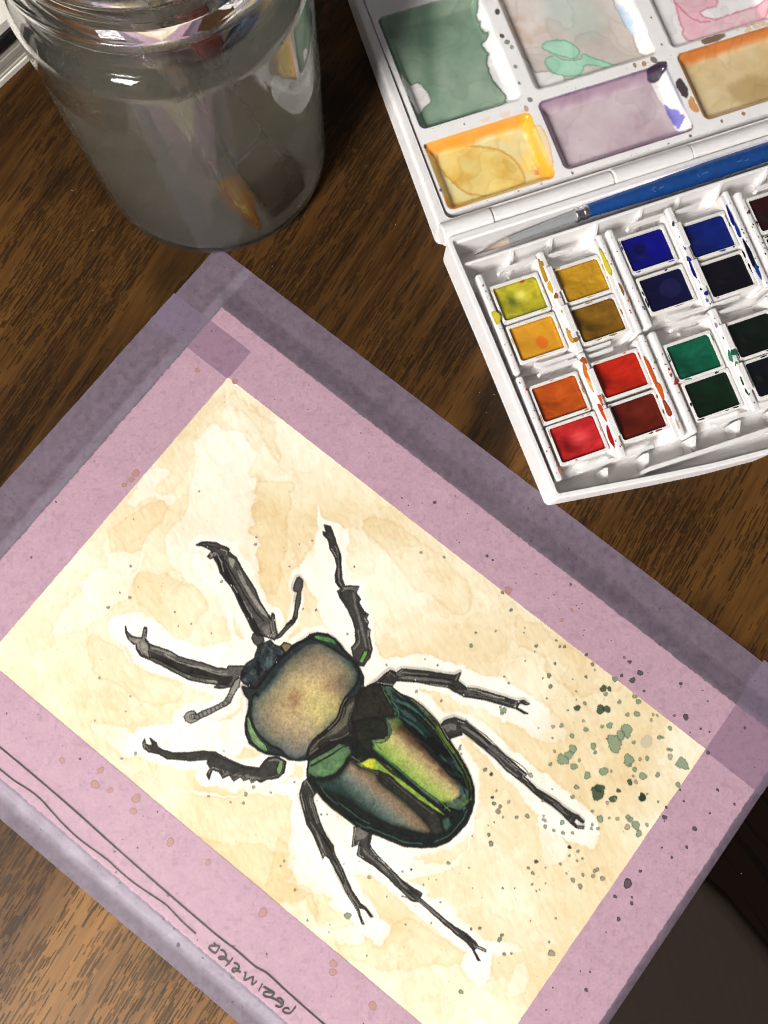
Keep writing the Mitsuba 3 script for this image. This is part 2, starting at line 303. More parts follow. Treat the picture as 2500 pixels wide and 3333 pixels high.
ink_11: 45.2,98.3 51.6,96.4 57.8,93.6 64.5,91.4 69.7,88.8
ink_12: 46.8,99.6 53.8,97.7 60.1,96.4 65.6,94.1 71.5,91
ink_13: 40.9,96.1 43.2,96.8 44.7,98.7 46.6,100.3
ink_14: 122.7,49.2 128.5,44 139.2,37.6
ink_15: 143.2,40.2 148.9,36.7 155.1,33.7 163.4,30.1
ink_16: 151,48.4 157.4,47.3 165.4,47.6 173.6,48.2 180.3,48.3
ink_17: 148.1,103.8 153.6,104.3 162.6,104.5 172.9,104.8
ink_18: 121.6,102.6 126.8,105.9 133.4,109.2 142,112.1
ink_19: 86.5,86.2 85,86.5 86.1,89.5 88.7,93.3 92.6,95.7 96.6,96.9 101.2,97.1 105.2,96 108.3,96.5
ink_20: 88.7,58.1 92.5,56.8 97.5,55.9 103.2,55.3 107.1,55.2 110.2,56.6 112.2,59.4 112.5,63.1 112.2,66.6 112.7,70.4 114.3,74.6 113.9,79.5 112.7,84.6 112.6,88.8 113.9,91.5
ink_21: 113.5,65.5 113.7,69.6 115.3,73.8 115.1,78.9 113.9,84.5 113.9,88.2
ink_22: 152.1,46.1 157.6,46.1 162,45.9 166.8,46.5 171.7,47 176.7,46.3 180.6,46.5 181.9,47.4
ink_23: 171,108.3 172.8,107.8 174.8,107.6 175.9,107
ink_24: 125,79.2 126.5,79.6 128.7,79.5
ink_25: 121.3,79.6 119.8,79.9 122.3,77.1 121.6,73.9
w0: 7.1,17.3 12.8,17.1 19.6,14.2 24.5,16.1 29.2,15.8 29.8,19.5 30.2,25 34.5,24.1 35,28.7 38.1,29.5 39.5,34.2 44.2,37.9 43.8,42.3 50.2,42.1 52.5,45.9 60.3,53.4 65.3,65.3 55.5,72.9 40.7,69.8 33.6,68.1 27.7,67.9 22.6,63.9 22.2,57.7 22.6,53.3 22.2,48 17.6,42.5 14.8,37.3 12.9,32.1 8.1,28.4 7.5,23.8
w1: 0.6,47 4.7,42 6.9,43.6 5.6,47.9 7.2,50.8 10,50.2 13.1,47 15.9,51.3 10.3,52.5 6.3,55.6 5.1,59.9 1.7,61.7 1.3,54.6
w2: 18.6,72.7 20,72.4 22.6,79.1 24.3,89.6 19.6,97.3 11.8,99.5 8.6,94.1 8.6,88.5 12.1,85 10.1,81.8 12.4,76 17,75.5
w3: 59.2,16.7 64.7,19.6 74,17.7 79.1,24.6 83.3,31.1 86.5,31.2 92.6,34.4 103.8,39.6 113.6,47.5 120.2,44.9 123.1,48.6 111.8,57.5 106,53.5 88.3,50.1 80.1,44.3 69,40.6 66.3,28.4
w4: 34.4,59.9 41.9,60.2 57.3,65.7 65.4,73.2 71.5,71.9 75.2,77.6 68.5,85.4 43,94.3 31.7,97.9 38.8,106.1 66.2,97.4 82.2,93.3 95.6,105.3 61.7,124.2 67.4,133.8 95,125.3 111.5,107.7 116.2,100.8 128.5,110.6 145.5,121.2 131.2,124.4 121.3,108.1 114.5,109.3 93.1,125.1 75.7,132.2 65,134 59.6,121.8 72.4,111 84.8,95.5 74.1,92.1 48.4,103.7 35.6,104.4 26.2,98.8 34.1,89.2 53.4,88.7 60.7,84.7 65.2,75.1 46.2,67.4 34.5,64.3
w5: 116.9,46 124.6,38.6 139.1,32.4 165.9,23.7 183.9,26.4 178.8,34.9 153.6,38.9 139,44.8 125.3,51.7 117.2,56.2
w6: 149.4,45.9 157.1,43.6 179.6,43.5 203.8,43.7 213.2,45.3 216.4,53.5 210.4,55.4 196.6,59.1 193.1,55.6 179.5,53.5 159.5,51.8
w7: 193.9,56.7 197.2,58.6 206.5,57.6 210.2,62.7 205.2,69.6 201.4,65.1 196.9,61.5
w8: 172.8,69.5 177.4,73 179.5,85.5 171.9,94.9 156.4,96.4 146.2,102.5 130.4,101.5 123,102.8 121.6,109.2 140.8,129.3 153.4,119.6 152.8,113.1 166.3,104.4 180.7,87.2
w9: 118.1,102.3 120.7,109.4 125.9,115 137.7,117.8 146.5,119.3 151.5,127.1 158.2,126 172.4,126.6 174.4,121.1 173.3,117.3 166.2,118.7 161.3,117.2 148.3,112 140.7,108.9 130.1,105.2
w10: 142.2,110.7 149.5,108.7 159,109.6 178.2,110 192.8,108.7 199.1,109 209.3,108.5 207.1,104 197.5,102.7 182.4,103.3 166.3,102.8 155.3,100 149.9,98.8
w11: 200.1,109.9 205.7,106.4 209.6,107.3 211.1,111.4 211.4,116.1 207.7,115.6 202.5,114.2
w12: 217.2,102.2 220.8,99.8 223.4,102.8 223.3,108.1 219.7,110.9 218.2,106.7
w13: 202.8,102.5 208.1,97.6 213.3,96.8 217,97.4 210.9,102.4 206.5,104.3
w14: 139,139.6 139.9,136.1 145,131.5 146.6,132.6 153.5,134.2 158.7,131.4 163.9,126.8 168.2,127.5 167.9,131.8 161.1,135.9 154.5,137 146,138.9
w15: 44.7,130.1 51.9,126.1 63.3,123 63,130.7 51.8,132
w16: 12,92.4 17.5,85.5 23.6,98.1 17,111 11.3,115.5 9.1,103.9
t0: 34.1,24.6 45.8,15.4 48,19.2 51.4,25.6 54.8,32 60.1,39.6 66.2,48.1 66.6,53.1 61.4,55.4 57.4,55 57.9,51.1 53.2,47.7 50.2,42.9 43.2,42.1 41.7,36
t1: 22.5,79 31.7,71.7 42.9,70 49.2,72.1 52.1,77.6 53.8,84.9 50.2,91.2 46.2,91.8 39.2,87.8 29.2,87.8
t2: 23.6,106.1 48.4,103.7 60.9,100.7 64.5,103.8 60.9,109.9 49.2,114.9 32,115.7
t3: 78,6.4 84.4,4.4 99.5,3.5 124,4.9 129.2,14.4 118.9,18.6 102.7,17.8 86.5,14.7 77.3,13
t4: 144.4,2.4 154.7,2.1 186.2,-1.6 190.5,4.5 175.2,14.5 164.2,13.7 160.7,8.9 152.2,11.7
t5: 122.8,119.8 127.7,119.6 134.5,125.6 140.5,127.4 145.3,127.2 145,131.5 140.2,136.4 132.3,136.1
t6: 82.6,139.8 107.1,134.3 128.8,121.6 134.3,125.6 134.9,129.1 145.4,127.1 152.3,136.9 137,143.7 115.4,144.2
t7: 4.1,1.7 25.3,2.9 36.8,14.8 27.5,9.6 15.1,6.7 6.6,6.6
t8: 3.3,72.7 5.5,64.7 9.4,55.3 14.3,51.4 16.8,58.5 17,67.3 21.1,78.4 14.6,83.5
t9: 157.2,132.6 164,127 171.3,125.2 175.4,114.5 180.6,112.3 196.6,109.7 204.6,112.1 172,137.1 163,136.7
line1: 18,157.3 24.8,157.1 36.1,157 47.6,157 62.7,157.2 76.6,157.6 90.4,157.9 103.9,158.1 116.2,158.2 127.2,158.2 136.1,157.8 144.3,157.9 148.9,157.1 157,157.4 165.7,157.6 175,157.7 186.2,157.8
line2: 24.7,162.1 29.8,162.7 36.7,162.6 42.8,161.8 48.4,161.6 54.2,162.3 61.1,163.1 68.1,163.4 74.6,163 81,162.6 86.7,162.8 93.4,162.7 101.6,161.9 106.8,161.4 111.5,161.8 116.2,162.2 121.3,162.3
"""
WRITING = """
163.8,159.1 163.6,162 162.4,163 161.1,163.1 161,162.4 161.8,161.4 162.7,161.5
157,161.2 158,160.6 159.5,160.9 159.9,162 159.3,162.9 157.9,163.3
159.4,161.7 157.8,161.7 155.5,162.2 154,163 152.6,163.2 152.3,162.3 153.8,161.3 155.2,160.6 155,162.4
155.1,160.5 153.2,160.8 150.8,161.2
150,160.7 150.4,163.3
147.9,161.2 147.6,162.8 147.1,162.9 146,161.1 144.9,162.8 144.1,163.5 143.3,161.6 142.7,161.8
141.7,162.4 140.2,162.9 139.7,163.8 138.8,163.6 139.1,162.7 140.3,162.3 140.1,161.4 138.9,161.1 137.7,161.5
136.5,160.5 136.5,162.5 136.2,164.1
136.4,162.3 134.6,162.4
134.5,162.3 133.6,163.4 132.5,163.3 133.4,162.4 134.5,162.1 133.8,161.1 132.5,160.7 131.4,161.1
128,160.7 129.2,161 130.3,160.5 130.7,161.8 130.6,163 129,163.3 127.9,163 127.8,162.2 129.4,161.2
"""
DROPS = """
185.8,5.3,1.2,d 187.7,4,0.83,d 187.7,6.4,0.75,g 193.4,5.6,0.75,g 196.7,0.3,0.83,g 198.9,1.1,0.9,g 189.3,12.1,1.51,d 191.2,10.6,1.28,d 198.4,7.4,0.83,g 201.1,5.1,1.05,g 195.5,14.7,1.2,g 193.5,16.7,0.68,g 200.5,18.9,2.86,g
201.4,12.3,2.26,g 200.8,15,1.66,g 189.3,21.3,0.83,g 181.3,25.8,0.75,g 186.5,26.3,0.83,g 183.5,13.9,0.68,g 182.2,17.1,1.05,d 189.6,30,1.35,g 189.6,32.7,1.51,g 188.9,35.3,1.96,g 193.6,34.7,1.28,g 195,24.5,1.13,g
196.8,25.8,0.68,g 203.3,29.4,1.58,g 199.3,34.3,1.2,g 208.3,20.4,1.96,g 211.9,21.8,0.83,g 215.7,21.8,1.28,g 224.6,9.3,2.26,g 213.8,1.6,0.83,g 212.5,6.8,0.75,g 213.5,6.1,0.53,g 213.3,15.7,0.83,g 217.6,8.3,0.6,g
218.6,7.8,0.6,g 219.7,18,0.9,g 227.7,16.4,0.98,g 213,26.5,1.05,d 205.8,37,2.41,d 205.5,35,1.51,d 211.5,35.2,1.28,d 211.5,31.5,0.75,d 219.7,28,1.35,D 198.5,40,0.9,g 199.4,43.7,0.75,g 211.9,43.6,1.28,g 219.7,37,0.98,g
220.8,37.2,0.98,g 223.6,37.5,1.43,g 221.3,39.9,0.98,b 226,39.2,1.13,g 208.1,43.3,0.6,g 201.6,53.2,0.83,g 208.7,58.4,0.68,D 202.1,69.8,0.68,d 203.4,73.7,0.68,g 201.1,73.3,0.53,g 200.8,57.3,0.6,g 204,55.9,0.68,g
206.7,53.8,0.6,k 212,57.7,0.6,k 219.6,66.9,0.9,k 216.3,66.7,0.83,k 218.1,63.1,0.6,k 221.3,61.2,0.75,k 220.7,59.4,0.68,k 221.2,58.5,0.68,k 224.5,59.8,0.83,k 224.5,91.2,1.13,k 197.5,58.1,0.68,k 195.5,56.6,0.53,b
196.4,56.5,0.53,b 182,59.4,0.6,b 180.8,64.3,0.9,b 180.5,62.6,0.68,b 178,63.2,0.68,g 176.3,61.8,0.53,g 168.4,55.6,0.68,g 171.1,55.5,0.6,d 185.5,74.7,0.83,k 183,72.9,0.6,k 190.2,59.2,0.83,g 187.4,61.9,0.68,g
182.8,46.9,0.9,k 161.1,34.7,1.13,g 161.3,35.9,0.6,g 159.4,34.4,0.45,g 166.9,13.9,0.75,D 169.7,16.7,0.75,k 156.7,8.2,0.68,k 141.3,3.3,0.68,k 134.8,0.1,0.6,k 135.9,18.3,0.45,k 137.4,23.1,0.53,g 165.3,1.8,0.53,k
166.1,9,0.45,k 161.5,1.8,0.38,k 178.2,5.8,0.6,k 177.4,0.6,0.68,k 179.3,1.7,0.38,g 187.2,-0.2,0.98,g 173.5,-1,0.45,k 163.9,3,0.38,k 193.8,31.7,0.6,b 179.1,28,0.68,b 184.7,34.8,0.53,b 186.2,39.4,0.68,g 186.8,19.4,0.53,b
209.6,21.4,0.45,k 211.4,17.6,0.68,b 214.7,25.1,0.75,b 212.8,24,0.53,b 205.4,27.6,0.53,b 219.7,10,1.05,b 206,1.5,0.53,b 207.4,0.8,0.45,b 206.6,3.6,0.6,b 206.1,14.1,0.68,g 209.5,11,2.26,w 216.8,39.8,0.75,b
226.7,34.9,0.68,b 213.2,46.9,0.6,k 210.7,37.6,0.68,b 214.3,41.4,0.45,k 225.3,25.8,0.45,k 220.5,26,0.38,g 210.4,60.8,0.45,k 209.5,65.1,0.53,k 213.6,60.5,0.45,k 214.7,58.7,0.45,g 213.1,66.4,0.45,b 149.3,5.5,0.3,k
150.1,7.1,0.3,k 157.5,10.2,0.3,k 156.7,25.5,0.45,g 154,24.6,0.38,g 171.2,21.2,0.38,g 165.7,16.2,0.38,k 156.7,15.2,0.3,k 178.3,12.4,0.38,g 180.2,14.8,0.3,k 174.7,9.7,0.3,k 179.9,19.8,0.38,g 175.1,31.7,0.3,k
181.3,31.4,0.38,k 191.9,46.1,0.3,k 191.5,51.5,0.53,k 194.9,55.5,0.45,b 210.8,47.1,0.53,g 211.3,48.4,0.53,g 212.2,34.7,0.6,g 207.2,98.6,0.68,g 207,97.1,0.6,k 211.4,101.6,0.6,g 213.3,99.9,0.45,k 197.1,102.2,0.45,k
199.4,100.1,0.53,k 221.7,88.7,0.38,k 206.7,120.7,0.83,g 212.3,87.1,0.3,k 218.9,80.9,0.38,k 209.1,73.7,0.3,k 205.5,76.9,0.45,k 208,77.8,0.3,k 208.7,76.8,0.3,k 201.3,81.8,0.3,k 197.8,84.3,0.3,k 206,69.4,0.3,k
187.9,-8.8,0.75,K 193.3,-7.9,1.13,K 192.6,-3.9,1.13,K 188.4,-2.8,0.68,K 185.3,-8.8,0.6,b 207.7,-14.1,0.68,K 216.1,-5.3,1.13,K 212.4,-3.1,0.6,b 222.9,-5.3,0.53,K 226.2,-6.3,0.38,K 198.3,-3.4,0.53,K 235.8,-15.7,0.53,K
230,0.1,0.75,K 240.3,8.9,0.6,K 232.6,19.8,0.45,K 248,9.2,0.53,K 242.6,17.4,0.45,K 230.2,28.8,0.9,K 230.9,30,0.3,K 241.2,25.3,0.9,K 235.4,38,0.38,K 242.5,32.3,0.6,K 240.2,38.5,0.53,K 233.8,49.4,0.6,K 232.6,55.6,1.66,K
231.5,62,0.68,K 236.5,58.5,0.45,K 237.6,60.2,0.68,K 236.9,67.4,0.75,K 235.9,73.6,0.3,K 236.1,89.6,0.3,K 239,87.8,0.38,K 241.3,93.4,0.68,K 231.6,99.9,0.3,K 233.9,107.1,0.38,K 193.3,-21.1,0.45,K 186,-32.6,0.3,K
219.4,-15.1,0.38,K 215.6,-17.2,0.3,K 220.6,-1.7,0.3,K 229.3,17.4,0.45,K 228.7,25.6,0.53,K 158.6,-5.5,0.83,t 159.4,-10.9,0.75,t 135.9,-1.9,1.51,t 45.6,147,1.09,t 60.4,146,1.64,t 58.7,141,1.27,t 66,144.2,1.09,t
75.1,140.7,1.64,t 77.1,144.6,1.27,t 94.4,144.6,1.46,t 109.4,141.7,1.09,t 135.4,142.7,1.64,t 165.5,140.6,1.37,t 167.1,142.9,1.37,t 184.8,142.8,1.46,t 50.3,142.6,0.46,K 35.1,157,0.36,K 81,159,0.46,K 86.5,153.1,0.36,K
84.1,139.5,0.36,K 105.4,158.6,0.46,K 85.9,163.9,0.36,K 89.3,165.9,0.36,K 118.9,169.5,0.73,K 109.2,165.6,0.36,K 114.2,165.6,0.46,K 128.4,167.2,0.36,K 114.3,175,0.27,K 140.3,165.7,0.36,K 145.8,172.3,0.46,K
134.3,157.5,0.46,K 145,152.4,0.36,K 145.6,153.1,0.46,t 18.9,146.9,0.36,K 68.6,175.9,0.36,K 123.3,-32.4,0.34,K 131.6,-22.5,0.5,K 145.2,-29.3,0.39,K 153.3,-18.5,0.5,K 163.9,-25.7,0.28,K 175.5,-29.4,0.28,K
185.9,-32.6,0.22,K 140.6,-13.4,0.28,K 159.6,-13.4,0.28,K 161.2,-13,0.28,K 161.1,-15.3,0.17,K 167.5,-7.6,0.28,K 168.5,-5.9,0.22,K 149.8,-8.9,0.22,K 193.2,-21.2,0.28,K 93.5,-11.4,0.69,K 82.5,-4.9,0.39,K 121.8,-7.4,0.62,K
124.4,-7.5,0.46,K 89.9,-8.2,0.46,t -38.4,21.6,0.32,K -19.4,77.8,0.38,K -12.4,99.2,0.44,K -18.5,56.9,0.25,K -11.8,39.2,0.19,K -36.8,87.7,0.32,K -17.5,-11.1,0.32,K -11.5,4.8,1.01,t -3.2,50.8,1.51,t -2.8,53.7,1.13,t
-3.6,56.9,1.01,t 2.9,-0.8,1.13,t 18.6,78.9,0.49,k 26.1,87.9,0.56,k 22.3,95.6,0.63,k 7.8,64.7,0.28,k 22,88.9,0.35,k 26,83,0.21,k 42.7,81.7,0.35,k 50.3,81.3,0.35,k 47.1,84.9,0.28,k 58.4,79.3,0.28,k 49,62.3,0.56,k
50,43.6,0.56,k 48.5,41.3,0.35,k 65.4,42.1,0.35,k 63,33.2,0.28,k 66,29.3,0.28,k 83.5,48.7,0.42,k 79.5,51.3,0.35,k 84.6,27.1,0.35,k 20.2,41.2,0.35,k 36.7,116.9,0.42,k 64.6,129.1,0.56,k 61.9,133.5,0.42,k 52.2,120.1,0.28,k
89.2,108.9,0.28,k 105.7,112,0.56,k 105.1,115.6,0.7,k 111.8,109.7,0.42,k 106.4,118.5,0.56,k 95,124.3,0.42,k 116.3,101.7,0.35,k 130.9,104.5,0.42,k 132.6,103.1,0.28,k 102.5,121.1,0.35,k 49.9,115,0.28,k 45.5,129.4,0.28,k
56.2,57.3,0.56,k 91,110.1,0.21,k 101.2,7.1,0.54,k 109.2,3.1,0.54,k 84.7,27.1,0.31,k 65.9,29.2,0.31,k 83.5,48.7,0.39,k 98.3,48.4,0.46,k 141.2,3.3,0.54,k 134.8,0.1,0.46,k 135.8,18.3,0.39,k 141.4,13.2,0.39,k
156.7,8.3,0.54,k 166.1,9.1,0.54,k 166.9,14,0.85,k 178.2,5.8,0.54,k 169.7,17,0.62,k 173.5,-0.9,0.62,k 177.4,0.6,0.62,k 161.4,1.9,0.39,k 163.8,2.8,0.46,k 165.3,1.8,0.46,k 131.8,36.7,0.46,k 126.8,37.8,0.31,k
116.8,48.3,0.39,k 131.5,49.1,0.54,k 140.8,46.1,0.46,k 137.3,23.2,0.69,g 156.1,54.5,0.46,k 156.6,55.5,0.62,g 158.1,56.6,0.39,k 130.4,124.8,0.42,k 130.5,126.9,0.32,k 139.6,130,0.47,k 157.8,110.6,0.63,b 166,101.9,0.47,b
168.1,99.4,0.42,d 177.3,89.5,0.63,g 151.7,108.6,0.21,k 147.9,112.6,0.26,k 159.8,125.3,1.16,g 171.1,108.5,0.32,k 166.8,111.9,0.26,k 177.3,96.7,0.26,k 175,98.1,0.21,k 174.7,100.8,0.32,k 184.2,86.3,0.32,k 183.1,101.7,0.37,k
177.8,115.1,0.32,k 184.7,109.2,0.32,k 173.3,131.6,0.32,k 149.4,135.2,0.37,k 156.6,131.6,0.21,k 157.9,133.6,0.26,k 185.4,74.8,0.84,k 183,72.9,0.53,k 189.3,91,0.26,k 193.9,91.5,0.21,k 207.2,98.9,0.79,g 207,97.3,0.47,k
199.4,100.1,0.53,k 197.1,102.1,0.47,k 211.4,101.6,0.58,g 197.9,84.4,0.42,k 116.2,101.7,0.32,k 131,104.4,0.21,k 132.6,103.1,0.26,k 126.8,101.8,0.21,k 178.5,77,0.26,k 180.4,62.7,0.58,b 181.1,64.5,0.79,b 183.5,65,0.42,b
178.1,63.2,0.63,g 176.3,61.8,0.47,d 168.4,55.7,0.68,g 171.1,55.6,0.58,d 176.1,59,0.42,b 182,68.3,0.32,k 180.9,70.5,0.26,k 154.8,73.8,0.95,o 121.4,93.6,0.63,o 125,87.6,0.74,o
"""



def pairs(s):
    return np.array([[float(x) for x in w.split(',')] for w in s.split()])


TR = {ln.split(':')[0]: pairs(ln.split(':')[1]) for ln in TRACES.strip().split('\n')}
DR = [(float(a), float(b), float(c), k) for a, b, c, k in (w.split(',') for w in DROPS.split())]

# ------------------------------------------------------------------ materials
GA = math.radians(-121.2)
gx, gy = math.cos(GA), math.sin(GA)


def grain(p):
    a = p.x * gx + p.y * gy
    b = -p.x * gy + p.y * gx + 0.005 * (noise(p.x * 8, p.y * 8, 3.0) - 0.5) + 0.0012 * (noise(p.x * 30, p.y * 30, 6.0) - 0.5)
    z = p.z * 60
    dens = noise(b * 50, a * 22, 5.0) * 0.5 + noise(b * 210, a * 34, 1.0) * 0.5
    line = mi.Float(0)
    for k, (wd, ln) in enumerate(((0.00125, 0.0080), (0.00095, 0.0056), (0.0018, 0.0125))):
        col = dr.floor(b / wd)
        q = a / ln + cell_rand(col, k, 3) * 31
        row = dr.floor(q)
        fb, fa = b / wd - col, q - row
        r1, r2, r3 = cell_rand(col, row, 5 + k), cell_rand(col, row, 15 + k), cell_rand(col, row, 25 + k)
        tap = 1 - dr.square((fa - 0.5) / (0.30 + 0.2 * r2))
        off = dr.abs(fb - 0.35 - 0.3 * r3 + 0.12 * (noise(a * 500, col, 1.0) - 0.5)) / (0.10 + 0.24 * r2)
        on = dr.select(r1 < smoothstep(0.30, 0.72, dens) * 0.75 + 0.06, 1.0, 0.0)
        line = dr.maximum(line, on * smoothstep(0.0, 0.35, tap) * (1 - smoothstep(0.5, 1.15, off)) * (0.65 + 0.35 * r3))
    return a, b, line


def wood(p, n, uv):
    a, b, line = grain(p)
    fine = noise(b * 3600, a * 200, 2.0) * 0.5 + noise(b * 1300, a * 40, 7.0) * 0.5
    blot = smoothstep(0.50, 0.76, fbm(b * 30 + 2, a * 19, 4.0, 3))
    ray = fbm(b * 26, a * 7, 8.0, 4)
    flow = noise(b * 380 + 5 * noise(a * 7, b * 18, 2.0), a * 5, 12.0)
    c = mix((0.034, 0.0140, 0.0034), (0.138, 0.060, 0.0135), dr.clip(ray * 1.2 - 0.12 + (fine - 0.5) * 0.6 + (flow - 0.5) * 0.45, 0, 1))
    lit_wood = smoothstep(-0.050, -0.030, b) * (1 - smoothstep(0.030, 0.055, b)) * smoothstep(0.018, 0.034, a)           # window light on the lower left, painted in as lighter wood
    c = mix(c * 0.86, c * 2.0 + mi.Color3f(0.062, 0.037, 0.013), lit_wood)
    c = mix(c, (0.012, 0.0062, 0.0026), blot * (0.80 - 0.50 * lit_wood))
    return mix(c, (0.008, 0.0042, 0.0020), line * 0.80)


def wood_h(p, n, uv):
    return -grain(p)[2]


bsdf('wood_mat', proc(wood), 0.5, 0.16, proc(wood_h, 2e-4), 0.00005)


def dark_wood(p, n, uv):
    a, b = p.x * 0.55 - p.y * 0.83, p.x * 0.83 + p.y * 0.55
    c = mix((0.034, 0.013, 0.005), (0.085, 0.034, 0.012), fbm(b * 12, a * 1.6, 1.0, 3))
    return mix(c, (0.018, 0.008, 0.004), smoothstep(0.6, 0.75, noise(b * 190, a * 9, 0.0)) * 0.8)


bsdf('floor_mat', proc(dark_wood), 0.45, 0.3)


def seat_cloth(p, n, uv):
    rib = 0.5 + 0.5 * dr.sin((p.x * 0.97 + p.y * 0.22) * 900)
    return mix((0.024, 0.016, 0.0115), (0.026, 0.0175, 0.0125), dr.clip(rib * 0.6 + noise(p.x * 300, p.y * 300, 1.0) * 0.4, 0, 1))


bsdf('seat_mat', proc(seat_cloth), 0.85, 0.2)


def tape_c(p, n, uv):
    """Lilac washi tape: thin enough for what lies under it to show, so its colour follows paper, table and double layers."""
    X, Y = p.x * 995.92 + 52.358, p.y * 995.92 - 98.198
    u, v = X * 0.78424 - Y * 0.62046, -X * 0.62137 - Y * 0.78352
    w = (noise(p.x * 900, p.y * 900, 0.0) - 0.5) * 0.5
    paper = smoothstep(-21.1, -20.5, u + w) * smoothstep(-21.3, -20.7, v + w) * (1 - smoothstep(250.9, 251.5, u + w)) * (1 - smoothstep(164.6, 165.2, v + w))
    ul, lr = (u < 0.1) & (v > -14.2), u > 228.5
    ur, ll = v < 0.1, v > 137.0
    two = dr.select((ul | lr) & (ur | ll), 1.0, 0.0)
    gap = smoothstep(165.0, 166.5, v) * (1 - smoothstep(169.5, 172.5, v)) + 0.4 * smoothstep(-26.5, -24.5, u) * (1 - smoothstep(-22.0, -20.9, u))
    under = mix((0.105, 0.078, 0.100), (0.205, 0.156, 0.202), dr.clip(fbm(p.x * 420, p.y * 420, 2.0, 4) * 0.75 + fbm(p.x * 80, p.y * 80, 2.0, 3) * 0.2 - 0.02, 0, 1))
    under = mix(under, (0.30, 0.262, 0.315), dr.minimum(gap, 1.0) * (0.45 + 0.55 * noise(p.x * 180, p.y * 180, 4.0)))
    under = mix(under, (0.182, 0.138, 0.198), two * 0.85)
    over = mix((0.40, 0.245, 0.310), (0.475, 0.306, 0.370), fbm(p.x * 300, p.y * 300, 7.0, 3) * 0.7 + 0.3 * fbm(p.x * 70, p.y * 70, 7.0, 3))
    over = mix(over, (0.262, 0.158, 0.222), two * 0.92)
    c = mix(under, over, paper)
    fibre = fbm(p.x * 1500, p.y * 1500, 3.0, 2)
    spots = smoothstep(0.70, 0.82, noise(p.x * 700, p.y * 700, 11.0))
    return c * (0.92 + 0.16 * fibre) * (1 - 0.09 * spots)


bsdf('tape_mat', proc(tape_c), 0.55, 0.35, proc(lambda p, n, uv: fbm(p.x * 1400, p.y * 1400, 5.0, 2), 3e-4), 0.00005)
bsdf('sheet_mat', VC, 0.85, 0.15)
bsdf('board_mat', S(245, 240, 228), 0.8, 0.2)
bsdf('splat_mat', VC, 0.5, 0.4)
bsdf('pencil_mat', (0.035, 0.028, 0.028), 0.45, 0.4)
bsdf('white_mat', proc(lambda p, n, uv: mix((0.73, 0.71, 0.70), (0.78, 0.76, 0.75), fbm(p.x * 240, p.y * 240, p.z * 240, 2))), 0.32, 0.5)
bsdf('cup_mat', (0.75, 0.73, 0.70), 0.35, 0.5)
bsdf('mix_mat', VC, 0.3, 0.5)
bsdf('wash_mat', VC, 0.22, 0.55)
bsdf('pan_mat', VC, 0.24, 0.55)
bsdf('stain_mat', VC, 0.25, 0.55)
bsdf('blue_mat', proc(lambda p, n, uv: mix((0.003, 0.035, 0.16), (0.007, 0.060, 0.24), fbm(p.x * 500, p.y * 500, p.z * 500, 2))), 0.3, 0.5, clearcoat=0.5, clearcoat_gloss=0.8)
scene['steel_mat'] = {'type': 'roughconductor', 'material': 'Cr', 'alpha': 0.14}
bsdf('clear_sleeve_mat', (0.27, 0.28, 0.285), 0.22, 0.6)
bsdf('hair_mat', VC, 0.6, 0.3)
bsdf('rust_mat', (0.20, 0.045, 0.030), 0.4, 0.4)
bsdf('dull_mat', (0.22, 0.22, 0.20), 0.4, 0.5)
bsdf('print_mat', (0.22, 0.30, 0.42), 0.5, 0.3)
bsdf('umber_mat', (0.07, 0.03, 0.02), 0.3, 0.5)
bsdf('cream_mat', (0.60, 0.50, 0.36), 0.35, 0.5)
bsdf('black_mat', (0.012, 0.012, 0.013), 0.5, 0.4)
bsdf('page_mat', proc(lambda p, n, uv: mix((0.34, 0.32, 0.27), (0.62, 0.60, 0.52), noise(p.z * 2600, 0.0, 0.0))), 0.8, 0.1)
scene['glass_mat'] = {'type': 'dielectric', 'int_ior': 1.5, 'ext_ior': 1.0}
scene['wet_mat'] = {'type': 'dielectric', 'int_ior': 1.33, 'ext_ior': 1.5}
scene['water_mat'] = {'type': 'dielectric', 'int_ior': 1.33, 'ext_ior': 1.0}
scene['murk'] = {'type': 'homogeneous', 'albedo': {'type': 'rgb', 'value': [0.885, 0.90, 0.78]}, 'sigma_t': 24.0}

# ------------------------------------------------------------------ the setting: table, floor, seat below the table's edge
edge = 257.0
prof = [(-700, 0), (-200, 0), (60, 0), (200, 0)] + [(edge - 5 + x, -5 + z) for x, z in arc(0, 0, 5, 90, 0, 9)] + [(edge, -24), (-700, -24)]
vs = np.linspace(-520, 620, 3)
pv = np.array(prof)
V = np.array([[u, v, z] for v in vs for u, z in pv])
n = len(pv)
F = []
for i in range(2):
    for j in range(n):
        a, b = i * n + j, i * n + (j + 1) % n
        F += [[a, b, b + n], [a, b + n, a + n]]
for base, rev in ((0, False), (2 * n, True)):
    for j in range(1, n - 1):
        F.append([base, base + j, base + j + 1][::-1 if rev else 1])
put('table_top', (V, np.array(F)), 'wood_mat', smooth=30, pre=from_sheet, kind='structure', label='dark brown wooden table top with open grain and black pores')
fl = box(-900, 1400, -1400, 900, -735, -720)
put('floor', fl, 'floor_mat', kind='structure', label='dark wooden floor far below the table edge')
seat = sg.Polygon([(60, -560), (60, -235), (150, -170), (190, -158), (222, -163), (248, -186), (300, -250), (345, -330), (350, -560)]).buffer(22).buffer(-14)
k = thing('chair', 'dark grey brown ribbed chair seat seen below the table edge at lower right', 'chair')
put(k + '__seat', rprism(seat, -300, -255, 14, 6), 'seat_mat', smooth=40)
for x, y in ((90, -240), (230, -215), (320, -480), (90, -500)):
    put(k + '__leg', trimesh.creation.cylinder(radius=16, segment=[[x, y, -720], [x, y, -298]], sections=16), 'floor_mat', smooth=40)

